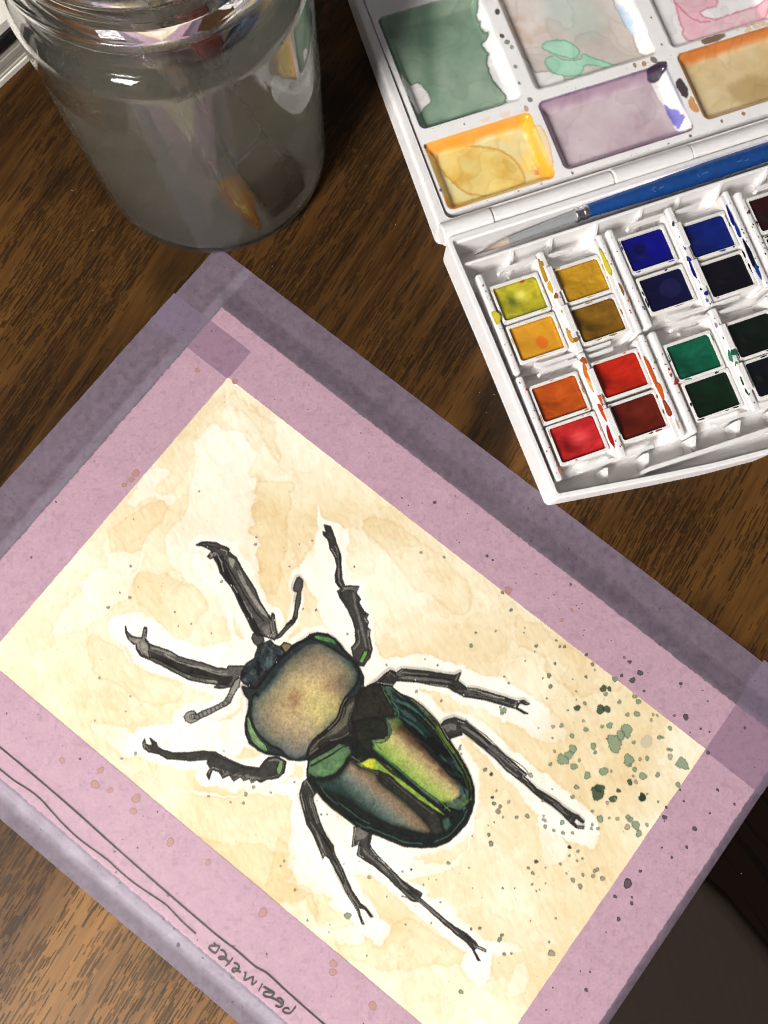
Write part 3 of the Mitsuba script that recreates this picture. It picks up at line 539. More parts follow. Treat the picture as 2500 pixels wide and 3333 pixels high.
# ------------------------------------------------------------------ the painting
RES = 0.28
nu, nv = int(231.0 / RES), int(139.6 / RES)
U, W = np.meshgrid(np.linspace(-1.2, 229.8, nu), np.linspace(-1.2, 138.4, nv))
C = np.empty(U.shape + (3,))
wx, wy = (N3(U, W, 9, 3, 4) - 0.5), (N3(U, W, 9, 4, 4) - 0.5)
jx, jy = (N3(U, W, 1.6, 5, 3) - 0.5), (N3(U, W, 1.6, 6, 3) - 0.5)


def win(poly, pad=4):
    p = np.asarray(poly)
    j0, j1 = np.searchsorted(U[0], [p[:, 0].min() - pad, p[:, 0].max() + pad])
    i0, i1 = np.searchsorted(W[:, 0], [p[:, 1].min() - pad, p[:, 1].max() + pad])
    return slice(max(i0, 0), max(i1, 1)), slice(max(j0, 0), max(j1, 1))


def rounded(p):
    return smooth_line(np.vstack([p, p[:2]]), 3)[:-4]


def sdw(poly, big=1.0, small=0.5, pad=4):
    s = win(poly, pad)
    return s, sdp(poly, U[s] + wx[s] * big + jx[s] * small, W[s] + wy[s] * big + jy[s] * small)


def lay(s, col, a):
    C[s] = C[s] * (1 - a[..., None]) + np.asarray(col) * a[..., None]


def aa(sd, w=0.22):
    return sstep(-w, w, sd)


cream, tan, white = np.array([0.825, 0.78, 0.615]), np.array([0.735, 0.61, 0.375]), np.array([0.865, 0.855, 0.82])
f1, f2 = N3(U + wx * 10, W + wy * 10, 34, 11, 5), N3(U + wx * 14, W + wy * 8, 20, 12, 5)
C[:] = cream + (tan - cream) * sstep(0.30, 0.72, f1)[..., None]
for lev, amt in ((0.43, 0.05), (0.52, 0.07), (0.60, 0.06)):        # washes one over the other, each with its dried edge
    d = (f2 - lev) * 42
    C *= 1 - amt * aa(d, 0.3)[..., None] * np.array([0.35, 0.7, 1.25])
    C *= 1 - 0.09 * (np.exp(-np.abs(d - 0.4) / 0.45) * sstep(0.35, 0.65, N3(U, W, 15, 21, 3)))[..., None] * np.array([0.6, 1.0, 1.5])
for i in range(10):
    s, d = sdw(rounded(TR[f't{i}']), 7.0, 2.4)
    C[s] *= 1 - 0.11 * (aa(d, 0.9) * (0.75 + 0.5 * N3(U[s], W[s], 14, 30 + i)))[..., None] * np.array([0.35, 0.75, 1.45])
    C[s] *= 1 - 0.13 * (np.exp(-np.abs(d - 0.35) / 0.35) * (d > -0.4))[..., None] * np.array([0.6, 1.0, 1.5])
TR['antenna_a'] = np.array(max(getattr(sg.Polygon(TR['antenna_a']).buffer(-.16), 'geoms', [sg.Polygon(TR['antenna_a']).buffer(-.16)]), key=lambda q: q.area).exterior.coords)[:-1]
beetle = ['mandible_a', 'mandible_b', 'antenna_a', 'antenna_b', 'pronotum', 'head', 'abdomen', 'leg_a', 'leg_b', 'leg_c', 'leg_d', 'leg_e', 'leg_f']
halo = np.zeros(U.shape)
bd = np.full(U.shape, -99.0)
for q, b in enumerate(beetle):
    s, d = sdw(TR[b], 7.0, 1.2, 16)
    bd[s] = np.maximum(bd[s], d)
    halo[s] = np.maximum(halo[s], sstep(-4.7, -3.4, d + (N3(U[s], W[s], 17, 60 + q) - 0.5) * 7 - 1.3) * 0.66)
for i in range(17):
    s, d = sdw(rounded(TR[f'w{i}']), 7.0, 2.6)
    C[s] *= 1 - 0.07 * (np.exp(-np.abs(d + 0.5) / 0.45) * (d < 0.1))[..., None] * np.array([0.5, 0.9, 1.4])
    near = sstep(-13, -3, bd[s]) if i >= 3 else .28
    halo[s] = np.maximum(halo[s], aa(d, 0.35) * (0.26 + 0.42 * near) * (0.75 + 0.5 * N3(U[s], W[s], 8, 80 + i)).clip(0, 1.1))
C += (white - C) * halo[..., None]
fib = N3(U * 0.9 + W * 0.45, W * 2.6 - U * 1.3, 3.2, 90, 3) - 0.5
C *= 1 + 0.30 * fib[..., None] * (1 - 0.5 * halo[..., None]) * np.array([0.5, 1.0, 1.6])
ink_col = np.array([0.012, 0.0105, 0.010])
smudge = N3(U, W, 2.2, 95, 3)
strk = N3(U, W, 0.9, 96, 2)


def ink(pts, w=0.32, a=0.94, sm=True, col=ink_col):
    p = smooth_line(pts) if sm else np.asarray(pts)
    s = win(p, 2)
    d = dline(p, U[s] + jx[s] * 0.5, W[s] + jy[s] * 0.5)
    ww = w * (0.55 + 0.9 * smudge[s])
    lay(s, col, a * sstep(ww + 0.16, ww - 0.12, d))


def outline(name, w=0.30):
    p = TR[name]
    ink(np.vstack([p, p[:1]]), w, 0.95, False)


def fill(name, col, a=1.0, jit=0.5, mott=0.35, edge=0.22):
    s, d = sdw(TR[name], 0.3, jit, 2)
    c = np.asarray(col) * (1 + mott * 2 * (smudge[s] - 0.5) + mott * (strk[s] - 0.5))[..., None]
    lay(s, c, a * aa(d, edge))
    return s, d


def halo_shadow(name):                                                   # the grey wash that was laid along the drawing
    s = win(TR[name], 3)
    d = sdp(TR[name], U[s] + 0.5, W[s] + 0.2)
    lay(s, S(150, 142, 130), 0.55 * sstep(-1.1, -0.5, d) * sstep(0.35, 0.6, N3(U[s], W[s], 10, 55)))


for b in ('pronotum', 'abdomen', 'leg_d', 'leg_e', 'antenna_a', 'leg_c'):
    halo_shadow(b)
leg, legl = S(38, 36, 34), S(118, 114, 107)
for b in ('leg_a', 'leg_b', 'leg_c', 'leg_d', 'leg_e', 'leg_f'):
    fill(b, leg, 0.97, 0.5, 0.75)
for b in ('leg_a_light', 'leg_b_light', 'leg_c_light', 'leg_c_light2', 'leg_d_light', 'leg_d_light2', 'leg_e_light', 'leg_f_light', 'leg_f_light2'):
    fill(b, legl, 0.8, 0.5, 0.4)
for b in ('leg_a', 'leg_b', 'leg_c', 'leg_d', 'leg_e', 'leg_f'):
    outline(b, 0.26)
fill('leg_a_green', S(116, 150, 92), 0.95, .5, .6); fill('leg_b_green', S(100, 156, 74), 0.95, .5, .6)
outline('leg_a_green', 0.22); outline('leg_b_green', 0.22)
fill('antenna_a', S(85, 80, 75), 1, .5, .5); fill('antenna_b', S(150, 146, 138), 1, .5, .3)
outline('antenna_a', 0.25); outline('antenna_b', 0.22)
for a, b in ((0.30, 0.1), (0.42, 0.1), (0.52, 0.1)):
    pass
fill('mandible_a', S(78, 75, 71), 1, .4, .5); fill('mandible_b', S(95, 91, 86), 1, .4, .45)
fill('mand_a_dark', S(38, 36, 34), 0.95, .5, .6); fill('mand_a_light', S(152, 148, 136), 0.95, .5, .25); fill('mand_a_light2', S(150, 146, 136), 0.9); fill('mand_a_base', S(120, 113, 106), 0.95, .4, .3)
fill('mand_b_dark', S(42, 39, 36), 0.92, .6, .7)
for b in ('mand_b_light', 'mand_b_light2', 'mand_b_light3', 'mand_b_light4', 'mand_b_claw_light'):
    fill(b, S(150, 147, 136), 0.9, .5, .25)
fill('mand_knob', S(80, 76, 72), 1); outline('mand_knob', .25)
outline('mandible_a', .34); outline('mandible_b', .30)
for i in (9, 10, 11, 12, 13):
    ink(TR[f'ink_{i}'], 0.22)
# wing cases
TR['gap'] = np.array(sg.Polygon(TR['pronotum']).union(sg.Polygon(TR['abdomen'])).buffer(1.5).buffer(-1.55).exterior.coords)[:-1]
fill('gap', S(34, 36, 32), 1, .3, .5)
s, d = fill('abdomen', S(26, 34, 31), 1, .35, .5)
sa, sb = TR['suture_axis']
ax = (sb - sa) / np.linalg.norm(sb - sa)
nx = np.array([ax[1], -ax[0]])
off = (U - sa[0]) * nx[0] + (W - sa[1]) * nx[1]
if (TR['right_glow'].mean(0) - sa) @ nx < 0:
    off = -off
run = (U - sa[0]) * ax[0] + (W - sa[1]) * ax[1]
streak = N3(run * 0.22 + wx * 2, off * 1.3 + wy * 3, 2.0, 101, 4)


def ramp(x, stops):
    xs = [q[0] for q in stops]
    return np.stack([np.interp(x, xs, [q[1][c] for q in stops]) for c in range(3)], -1)


s, d = sdw(TR['right_case'], .2, .3, 2)
band = np.where((streak[s] > 0.56)[..., None], S(54, 80, 76), np.where((streak[s] < 0.44)[..., None], S(13, 18, 17), S(28, 46, 42)))
band = band * (0.6 + 0.8 * smudge[s])[..., None]
lay(s, band, aa(d))
m_ = aa(d) * np.exp(-((d - 1.7) / 0.55) ** 2) * (run[s] > 8) * (off[s] > 6)
lay(s, S(95, 120, 40), 0.75 * m_)
s, d = sdw(TR['right_glow'], .4, .5, 2)
o = off[s] + (smudge[s] - 0.5) * 2.2 + (streak[s] - 0.5) * 2.0
c = ramp(o, [(0, S(112, 150, 66)), (1.8, S(142, 170, 80)), (4.4, S(170, 182, 98)), (6.6, S(188, 178, 114)), (8.6, S(172, 150, 108)), (10.4, S(116, 92, 66)), (12.0, S(74, 52, 36)), (13.5, S(46, 36, 28))])
c = c * (0.86 + 0.28 * strk[s])[..., None]
c = c * (1 - 0.35 * sstep(5, 0, run[s]))[..., None] + S(120, 160, 80) * 0.35 * sstep(5, 0, run[s])[..., None]
lay(s, c, sstep(-0.2, 1.3, d))
fill('right_tip', S(92, 112, 84), 0.55, .6, .4)
s, d = fill('left_shoulder', S(92, 122, 84), 1, .4, .5, .5)
lay(s, S(66, 128, 66), 0.5 * sstep(0.5, 2.5, d) * sstep(0.45, 0.62, N3(U[s], W[s], 5, 108)))
lay(s, S(45, 60, 50), 0.8 * sstep(1.2, 0, d) * aa(d))
s, d = sdw(TR['left_glow'], .3, .5, 2)
o = -off[s] + (smudge[s] - 0.5) * 2.2
c = ramp(o, [(2, S(64, 98, 70)), (5.0, S(72, 112, 78)), (6.8, S(108, 108, 82)), (8.4, S(128, 106, 82)), (10.5, S(138, 122, 98)), (12.6, S(120, 122, 108)), (14.8, S(92, 106, 98)), (18, S(44, 62, 58))])
lay(s, c * (0.84 + 0.32 * strk[s])[..., None], sstep(-0.2, 2.2, d) * 0.98)
fill('dark_band', S(48, 46, 42), 0.95, .5, .7)
fill('suture', S(142, 172, 70), 0.95, .5, .4); fill('suture_yellow', S(222, 212, 60), 0.9, .8, .1, .6)
fill('tail_green', S(70, 105, 85), 0.7, .8, .4, .6)
fill('neck', S(44, 41, 37), 1, .3, .3); fill('scutellum', S(36, 38, 31), 1, .3, .4)
for i, w in ((1, .62), (2, .42), (3, .4), (4, .3), (5, .3), (6, .34), (7, .4), (8, .28), (24, .25)):
    ink(TR[f'ink_{i}'], w)
outline('abdomen', .34); outline('scutellum', .3); outline('left_shoulder', .22); outline('neck', .26)
# head and shield
s, d = fill('head', S(50, 57, 60), 1, .5, .9)
lay(s, S(96, 110, 112), 0.6 * aa(d) * sstep(0.58, 0.7, smudge[s]))
lay(s, S(14, 15, 18), 0.7 * aa(d) * sstep(0.46, 0.36, smudge[s]))
outline('head', .3)
fill('eye', S(132, 115, 85), 1, .3, .2); outline('eye', .3)
fill('pronotum', S(40, 50, 50), 1, .3, .5)
s, d = sdw(TR['dome'], .3, .4, 2)
base = ramp(d + (smudge[s] - .5) * 1.4, [(0, S(44, 58, 60)), (1.3, S(78, 92, 86)), (3.0, S(128, 124, 100)), (6, S(165, 147, 112)), (10, S(188, 165, 122)), (16, S(198, 172, 126))])
gran = N3(U[s], W[s], 0.55, 111, 2)
cols = [((208, 188, 128), 6.5, .8), ((172, 150, 118), 5, .4), ((190, 160, 112), 5.5, .5), ((150, 104, 72), 2.6, .75), ((158, 116, 92), 4.0, .7), ((112, 110, 104), 5.5, .6), ((112, 112, 112), 5, .6),
        ((62, 66, 62), 5, .6), ((106, 108, 80), 3.4, .6), ((186, 160, 132), 5, .6), ((208, 194, 122), 5.5, .6), ((120, 116, 92), 3.5, .5), ((92, 84, 72), 3.4, .7), ((160, 140, 112), 4.5, .4)]
for (x, y), (c, r, a) in zip(TR['dome_pts'], cols):
    g = a * np.exp(-(((U[s] - x + wx[s] * 11 + jx[s] * 3) ** 2 + (W[s] - y + wy[s] * 11 + jy[s] * 3) ** 2) / (2 * (r * 0.85) ** 2))) * (.55 + .9 * (smudge[s] * .5 + gran * .5))
    g = np.clip(g, 0, 1)
    base = base * (1 - g[..., None]) + S(*c) * g[..., None]
lay(s, base * (0.78 + 0.44 * gran)[..., None], sstep(-0.2, 0.9, d))
fill('trim', S(52, 50, 44), 1, .3, .5); fill('trim_light', S(112, 106, 92), 0.7, .6, .4, .4)
fill('green_a', S(132, 168, 112), .95, .5, .6, .5); fill('green_b', S(88, 138, 78), .95, .5, .8, .5)
outline('green_a', .2); outline('green_b', .2)
outline('pronotum', .36)
for i, w in ((0, .55), (19, .32), (20, .34), (21, .26), (25, .3)):
    ink(TR[f'ink_{i}'], w)
for i in (14, 15, 16, 17, 18, 22, 23):
    ink(TR[f'ink_{i}'], .17)
for q in ('head', 'leg_c', 'mandible_a'):                               # slivers of bare paper between the washes
    for x, y in TR[q][::4]:
        s = win([(x, y)], 1)
        lay(s, white, .8 * (np.hypot(U[s] - x + .5, (W[s] - y + .4) * 2) < .3))
def scratch(name, n, col, w, inset, a, steps=3):
    """Scratchy strokes that follow a stretch of a shape's edge a little inside it."""
    P = np.asarray(TR[name])
    area2 = np.sum(P[:, 0] * np.roll(P[:, 1], -1) - np.roll(P[:, 0], -1) * P[:, 1])
    for _ in range(n):
        i = ink_rng.integers(len(P))
        q = P[(i + np.arange(ink_rng.integers(2, steps + 2))) % len(P)]
        t = np.gradient(q, axis=0); t /= np.linalg.norm(t, axis=1, keepdims=True) + 1e-9
        q = q + np.stack([-t[:, 1], t[:, 0]], 1) * np.sign(area2) * (inset * ink_rng.uniform(.4, 1.5))
        s = win(q, 2)
        if U[s].size == 0:
            continue
        p = smooth_line(q)
        d = dline(p, U[s] + jx[s] * .6, W[s] + jy[s] * .6)
        inn = sdp(P, U[s], W[s]) > .1
        ww = w * (.4 + 1.1 * smudge[s])
        lay(s, col, a * sstep(ww + .13, ww - .1, d) * inn)


ink_rng = np.random.default_rng(44)
for b in ('leg_a', 'leg_b', 'leg_c', 'leg_d', 'leg_e', 'leg_f'):
    scratch(b, 9, S(140, 136, 128), .13, 1.0, .75)
    scratch(b, 6, S(215, 210, 200), .07, .55, .7, 2)
    scratch(b, 8, ink_col, .16, .9, .9)
for b in ('mandible_a', 'mandible_b'):
    scratch(b, 12, ink_col, .16, 1.5, .9, 4); scratch(b, 9, S(176, 170, 158), .14, 1.4, .75)
scratch('right_case', 9, ink_col, .2, 1.4, .85, 5); scratch('right_case', 8, S(70, 110, 90), .22, 2.2, .7, 4); scratch('right_case', 8, S(120, 150, 60), .14, 1.0, .6, 4)
scratch('abdomen', 26, ink_col, .25, 1.5, .8, 5); scratch('abdomen', 16, S(78, 100, 84), .2, 2.0, .6, 4)
scratch('trim', 10, ink_col, .16, .8, .9, 4); scratch('trim', 7, S(130, 122, 108), .14, 1.0, .6, 3)
scratch('dark_band', 8, ink_col, .2, .8, .8, 4); scratch('dark_band', 5, S(110, 104, 92), .16, 1, .6, 3)
scratch('pronotum', 14, ink_col, .2, .6, .8, 4)
scratch('head', 10, ink_col, .18, 1.2, .8); scratch('green_a', 5, S(40, 80, 50), .14, .6, .7); scratch('green_b', 5, S(30, 70, 40), .14, .6, .7)
for nm in ('antenna_a', 'antenna_b'):                                   # the joints of the feelers
    P = TR[nm]
    h = len(P) // 2
    mid = [(P[i] + P[-1 - i]) / 2 for i in range(2, h - 1)] if nm == 'antenna_b' else [(P[h + 2 - i] + P[(h + 2 + i) % len(P)]) / 2 for i in range(2, 7)]
    for (ax_, ay_), (bx_, by_) in zip(mid[:-1], mid[1:]):
        for t in (.2, .6):
            x, y = ax_ + (bx_ - ax_) * t, ay_ + (by_ - ay_) * t
            s = win([(x, y)], 2)
            d = np.hypot(U[s] - x, W[s] - y)
            lay(s, ink_col, .85 * np.exp(-((d - .95) / .17) ** 2) * (sdp(P, U[s], W[s]) > -.5))
fill('neck', S(44, 41, 37), 1, .3, .3); fill('scutellum', S(36, 38, 31), 1, .3, .4); outline('scutellum', .3); outline('neck', .26); ink(TR['ink_8'], .28)
body = np.zeros(U.shape)
for b in ('pronotum', 'abdomen', 'head', 'leg_a', 'leg_b', 'leg_c', 'leg_d', 'leg_e', 'leg_f', 'mandible_a', 'mandible_b'):
    s = win(TR[b], 1)
    body[s] = np.maximum(body[s], aa(sdp(TR[b], U[s], W[s])))
tooth = N3(U, W, .62, 113, 2) - .5
C *= (1 + body * (1.05 * tooth + .5 * (N3(U, W, 2.6, 114, 3) - .5)))[..., None]
# splashes
KIND = {'g': ((134, 154, 124), (66, 86, 66), .90), 'd': ((58, 82, 62), (26, 42, 32), .95), 'D': ((26, 44, 36), (12, 22, 18), .97), 'k': ((150, 144, 122), (66, 62, 54), .85), 'b': ((160, 142, 124), (92, 78, 70), .75),
        'w': ((190, 180, 172), (190, 180, 172), .55), 'o': ((150, 165, 90), (70, 80, 50), .35)}
for x, y, r, kd in DR:
    if kd not in KIND:
        continue
    col, rim, a = KIND[kd]
    s = win([(x, y)], r * 1.6 + 1)
    if U[s].size == 0:
        continue
    ang = np.arctan2(W[s] - y, U[s] - x)
    h = (x * 7.31 + y * 3.77) % 6.28
    big = min(r / 1.4, 1)
    rr = r * (1 + .12 * np.cos(2 * ang + h) + .08 * np.cos(3 * ang + 2 * h) + big * .10 * np.cos(9 * ang + 3 * h) * np.cos(4 * ang + h) + big * 1.0 * jx[s])
    d = rr - np.hypot(U[s] - x, W[s] - y)
    tint = 1 + (.22 * (N3(U[s], W[s], 1.2, 120) - .5) if r > .5 else 0)
    lay(s, S(*col) * np.reshape(tint, np.shape(tint) + (1,)), a * aa(d, .16))
    lay(s, S(*rim), .8 * a * np.exp(-((d - .10) / (.13 + .03 * min(r, 2))) ** 2))
small = np.random.default_rng(12)
for i in range(230):                                                     # pin-prick specks
    x, y = small.uniform(2, 226), small.uniform(2, 135)
    r = small.uniform(.08, .2)
    s = win([(x, y)], 1)
    lay(s, S(110, 100, 80), .6 * aa(r - np.hypot(U[s] - x, W[s] - y), .15))
C = np.clip(C, 0.006, .92)
Zp = 1.8 + 0.085 * (N3(U * .9 + W * .45, W * 2.2 - U * 1.1, 1.7, 130, 3) - .5) + 0.05 * (N3(U, W, .8, 131, 2) - .5)
verts = np.stack([U.ravel(), W.ravel(), Zp.ravel()], 1)
# ---- which piece of the drawing each triangle belongs to
names = ['paper', 'leg', 'leg', 'leg', 'leg', 'leg', 'leg', 'antenna', 'antenna', 'mandible', 'mandible', 'wing_cases', 'head', 'shield']
order = ['leg_a', 'leg_b', 'leg_c', 'leg_d', 'leg_e', 'leg_f', 'antenna_a', 'antenna_b', 'mandible_a', 'mandible_b', 'abdomen', 'head', 'pronotum']
ident = np.zeros(U.shape, int)
for i, b in enumerate(order):
    s = win(TR[b], 1)
    ident[s] = np.where(sdp(TR[b], U[s], W[s]) > -0.15, i + 1, ident[s])
F = grid_faces(nv, nu)
fid = ident.ravel()[F].max(1)
painting = thing('watercolour_painting', 'watercolour painting of a green and black beetle on cream paper, taped to the table', 'painting')
look = {'leg_a': 'lower left front leg with spines and green joint', 'leg_b': 'upper front leg with spines and green joint', 'leg_c': 'middle leg on the right pointing right', 'leg_d': 'long hind leg on the right', 'leg_e': 'middle leg at the lower left', 'leg_f': 'hind leg at the bottom'}
for i, nm in enumerate(names):
    v_, f_, c_ = compact(verts, F[fid == i], C.reshape(-1, 3))
    # the grid runs u, v with v turning downwards: flip so that the normals face up
    base = painting + ('__paper' if i == 0 else '__painted_beetle__' + nm)
    lab = 'cream paper with tea coloured washes and green splashes' if i == 0 else look.get(order[i - 1])
    if order[i - 1] == 'abdomen' and i:
        lab = 'green, tan and black wing cases'
    put(base, (v_, f_[:, ::-1]), 'sheet_mat', smooth=True, color=c_, pre=from_sheet, label=lab)
put(painting + '__paper_block', rbox(-20.7, 251.1, -20.9, 164.7, 0.05, 1.70, .3), 'board_mat', pre=from_sheet, flip=True)

# ------------------------------------------------------------------ four strips of lilac tape
def ground(u, v):
    d = np.maximum.reduce([-20.8 - u, u - 251.2, -21.0 - v, v - 164.8])
    lim = np.where(u > 251.2, 4.0, np.where((v > 164.8), 4.4, 9.0))
    x = np.clip((d / lim - .05) / .95, 0, 1)
    h = 0.12 + 1.73 * (1 - np.where(v > 164.8, sstep(0, 1, x), .65 * x + .35 * sstep(0, 1, x)))
    over = np.maximum(0, u - (edge - 5))
    h = h - np.where(over < 4.8, 5 - np.sqrt(np.maximum(25 - np.minimum(over, 4.8) ** 2, 0)), 0) - np.where(over >= 4.8, 3.6 + (over - 4.8) * 2.6, 0)
    return h


def strip(u0, u1, v0, v1, lift, label, jag):
    a, b = np.arange(u0, u1 + .01, 1.0), np.arange(v0, v1 + .01, 1.0)
    uu, vv = np.meshgrid(a, b)
    lo, hi = uu.copy(), vv.copy()
    e = (N3(uu, vv, 3, 140 + jag, 3) - .5) * .5                          # slightly uneven edges
    uu = np.where((lo == u0) | (lo == a[-1]), uu + e, uu)
    vv = np.where((hi == v0) | (hi == b[-1]), vv + e * .6, vv)
    z = ground(uu, vv) + lift + 0.16 * (N3(uu, vv, 22, 150 + jag, 2) - .5)
    n, m = uu.shape
    top = np.stack([uu.ravel(), vv.ravel(), z.ravel()], 1)
    bot = top - [0, 0, .09]
    f = grid_faces(n, m)
    rim = np.concatenate([np.arange(m), np.arange(1, n) * m + m - 1, np.arange(m - 2, -1, -1) + (n - 1) * m, np.arange(n - 2, 0, -1) * m])
    nxt = np.roll(rim, -1)
    N = len(top)
    side = np.vstack([np.stack([rim, nxt, nxt + N], 1), np.stack([rim, nxt + N, rim + N], 1)])
    k = thing('tape_strip', label, 'tape')
    put(k + '__tape', (np.vstack([top, bot]), np.vstack([f[:, ::-1], f + N, side])), 'tape_mat', smooth=50, pre=from_sheet)
    return k


tapes = {}
tapes['ul'] = strip(-40.3, 0.0, -14.2, 182, 0.0, 'lilac tape strip along the upper left short side of the painting', 1)
tapes['lr'] = strip(228.6, 262.5, -41.5, 182, 0.0, 'lilac tape strip along the lower right short side, wrapped over the table edge', 2)
tapes['ur'] = strip(-39.6, 262.0, -40.4, 0.0, 0.13, 'lilac tape strip along the upper right long side of the painting', 3)
tapes['ll'] = strip(-44.0, 261.0, 137.1, 176.6, 0.13, 'lilac tape strip along the lower left long side with pencilled writing', 4)


def owner(u, v):
    return 'll' if v > 137.1 else 'ur' if v < 0 else 'ul' if u < 0 else 'lr' if u > 228.6 else None


def blob(x, y, z, r, col, rim, ph, n=10):
    a = np.arange(n) * 2 * np.pi / n
    rr = r * (1 + .13 * np.cos(2 * a + ph) + .09 * np.cos(3 * a + 2 * ph))
    o = np.stack([x + rr * np.cos(a), y + rr * np.sin(a), np.full(n, z)], 1)
    q = np.stack([x + .72 * rr * np.cos(a), y + .72 * rr * np.sin(a), np.full(n, z + .02)], 1)
    v = np.vstack([o, q, [[x, y, z + .02]]])
    i = np.arange(n); j = (i + 1) % n
    f = np.vstack([np.stack([i, j, n + j], 1), np.stack([i, n + j, n + i], 1), np.stack([n + i, n + j, np.full(n, 2 * n)], 1)])
    return v, f, np.vstack([np.tile(rim, (n, 1)), np.tile(col, (n + 1, 1))])


TK = {'K': ((96, 84, 88), (40, 34, 38)), 't': ((184, 142, 132), (164, 120, 112)), 'b': ((150, 112, 108), (104, 76, 78)), 'k': ((110, 96, 96), (50, 42, 46)), 'g': ((140, 150, 130), (70, 84, 70)), 'd': ((70, 90, 72), (34, 46, 38)), 'D': ((40, 46, 40), (20, 24, 20))}
spl = {q: [] for q in tapes}
extra = [(small.uniform(-38, 250), small.choice([small.uniform(-38, -2), small.uniform(139, 174)]), small.uniform(.12, .28), 'K') for _ in range(90)]
for x, y, r, kd in DR + extra:
    w = owner(x, y)
    if w is None or kd not in TK:
        continue
    c1, c2 = TK[kd]
    zz = float(ground(np.array(x), np.array(y))) + .13 + (.13 if w in ('ur', 'll') else 0.0) + (.10 if w == 'lr' and y < 0 else 0)
    spl[w].append(blob(x, y, zz, max(r, .22), S(*c1), S(*c2), x * 3.1 + y))
for w, l in spl.items():
    vs_, fs_, n = [], [], 0
    for v, f, c in l:
        vs_.append(v); fs_.append(f + n); n += len(v)
    if l:
        put(tapes[w] + '__paint_splashes', (np.vstack(vs_), np.vstack(fs_)[:, ::-1]), 'splat_mat', smooth=True, color=np.vstack([c for _, _, c in l]), pre=from_sheet, kind='stuff')


def ribbon(pts, w, lift):
    p = smooth_line(pts, 5)
    t = np.gradient(p, axis=0); t /= np.linalg.norm(t, axis=1, keepdims=True) + 1e-9
    nn = np.stack([-t[:, 1], t[:, 0]], 1)
    wv = w * (.75 + .5 * N3(p[:, 0], p[:, 1], 2.5, 161, 2))[:, None]
    z = (ground(p[:, 0], p[:, 1]) + lift)[:, None]
    v = np.vstack([np.hstack([p - nn * wv, z]), np.hstack([p + nn * wv, z])])
    n = len(p); i = np.arange(n - 1)
    return v, np.vstack([np.stack([i, i + 1, n + i + 1], 1), np.stack([i, n + i + 1, n + i], 1)])


put(tapes['ll'] + '__pencil_line', ribbon(TR['line1'], .27, .36), 'pencil_mat', pre=from_sheet, label='long straight pencil line')
put(tapes['ll'] + '__pencil_line', ribbon(TR['line2'], .24, .36), 'pencil_mat', pre=from_sheet, label='short wavy pencil line')
put(tapes['ll'] + '__writing', cat_(*[ribbon(pairs(s), .30, .36) for s in WRITING.strip().split('\n')]), 'pencil_mat', pre=from_sheet, label='pencilled word PERIMETER, upside down')

# ------------------------------------------------------------------ paint box
def bx(v):
    return from_box(v)


def R(p0, p1, q0, q1, z0, z1, r=.4, seg=10):
    return rbox(p0, p1, -q1, -q0, z0, z1, r, seg)


def poly(pts):
    return sg.Polygon([(p, -q) for p, q in pts])


boxk = thing('paint_box', 'white plastic watercolour box lying open with its lid folded back', 'paint box')
front = [(3.4, 110.2), (24, 113.2), (45, 116.3), (66, 119.0), (88, 120.8), (112, 119.4), (135, 116.0), (156, 113.0), (176, 110.2)]
outer = poly([(0.6, -0.5), (1.8, 40), (3.2, 108)] + front + [(177.5, 108), (178.5, 40), (179, -0.5)]).buffer(-2.5).buffer(2.5)
inner = outer.buffer(-1.9).buffer(-1.2).buffer(1.2)
put(boxk + '__base', cat_(prism(outer, 0.1, 1.5), rprism(outer, 1.5, 15.0, .7) - mf(prism(inner, 1.4, 16.0))), 'white_mat', smooth=35, pre=bx)
lip = inner.difference(inner.buffer(-.9))
put(boxk + '__rim_step', prism(lip, 1.5, 12.6), 'white_mat', smooth=35, pre=bx, flip=False)
for q in (21.6, 36.7, 42.1, 54.1, 65.8, 79.9, 85.8, 97.0):
    x = 3.4 + q * .018
    put(boxk + '__rib', R(x, 8.3, q - .45, q + .45, 1.5, 9.3, .3), 'white_mat', smooth=30, pre=bx)
put(boxk + '__slot_wall', R(3.2, 175, 10.7, 12.0, 1.5, 13.0, .5), 'white_mat', smooth=30, pre=bx)
for x in (24.4, 41, 60.6, 80, 96.6, 115, 135.8, 153):
    fin = m3.Manifold.batch_hull([mf(box(x - .6, x + .6, -12.2, -11.9, 1.5, 12.9)), mf(box(x - .6, x + .6, -16.6, -16.4, 1.5, 2.2))])
    put(boxk + '__fin', fin, 'white_mat', pre=bx)
for x, q in ((26.6, 105.0), (43.6, 104.8), (63.4, 104.6), (82.2, 104.6), (99, 104.6), (116, 104.6)):
    fin = m3.Manifold.batch_hull([mf(box(x - .8, x + .8, -q - .6, -q, 1.5, 12.2)), mf(box(x - .8, x + .8, -q - 5.6, -q - 5.2, 1.5, 7.0))])
    put(boxk + '__fin', fin, 'white_mat', pre=bx)
ridge = sg.LineString([(38.6, -114.6), (38.3, -112.4), (39.4, -111.3), (42, -111.0), (90, -111.8), (138, -111.0), (141, -112.6), (141, -115)]).buffer(.75)
put(boxk + '__ridge', prism(ridge, 1.5, 12.8), 'white_mat', smooth=False, pre=bx)
put(boxk + '__thumb_shelf', prism(inner.intersection(sg.box(39, -125, 141, -111.6)), 1.5, 5.5), 'white_mat', pre=bx)
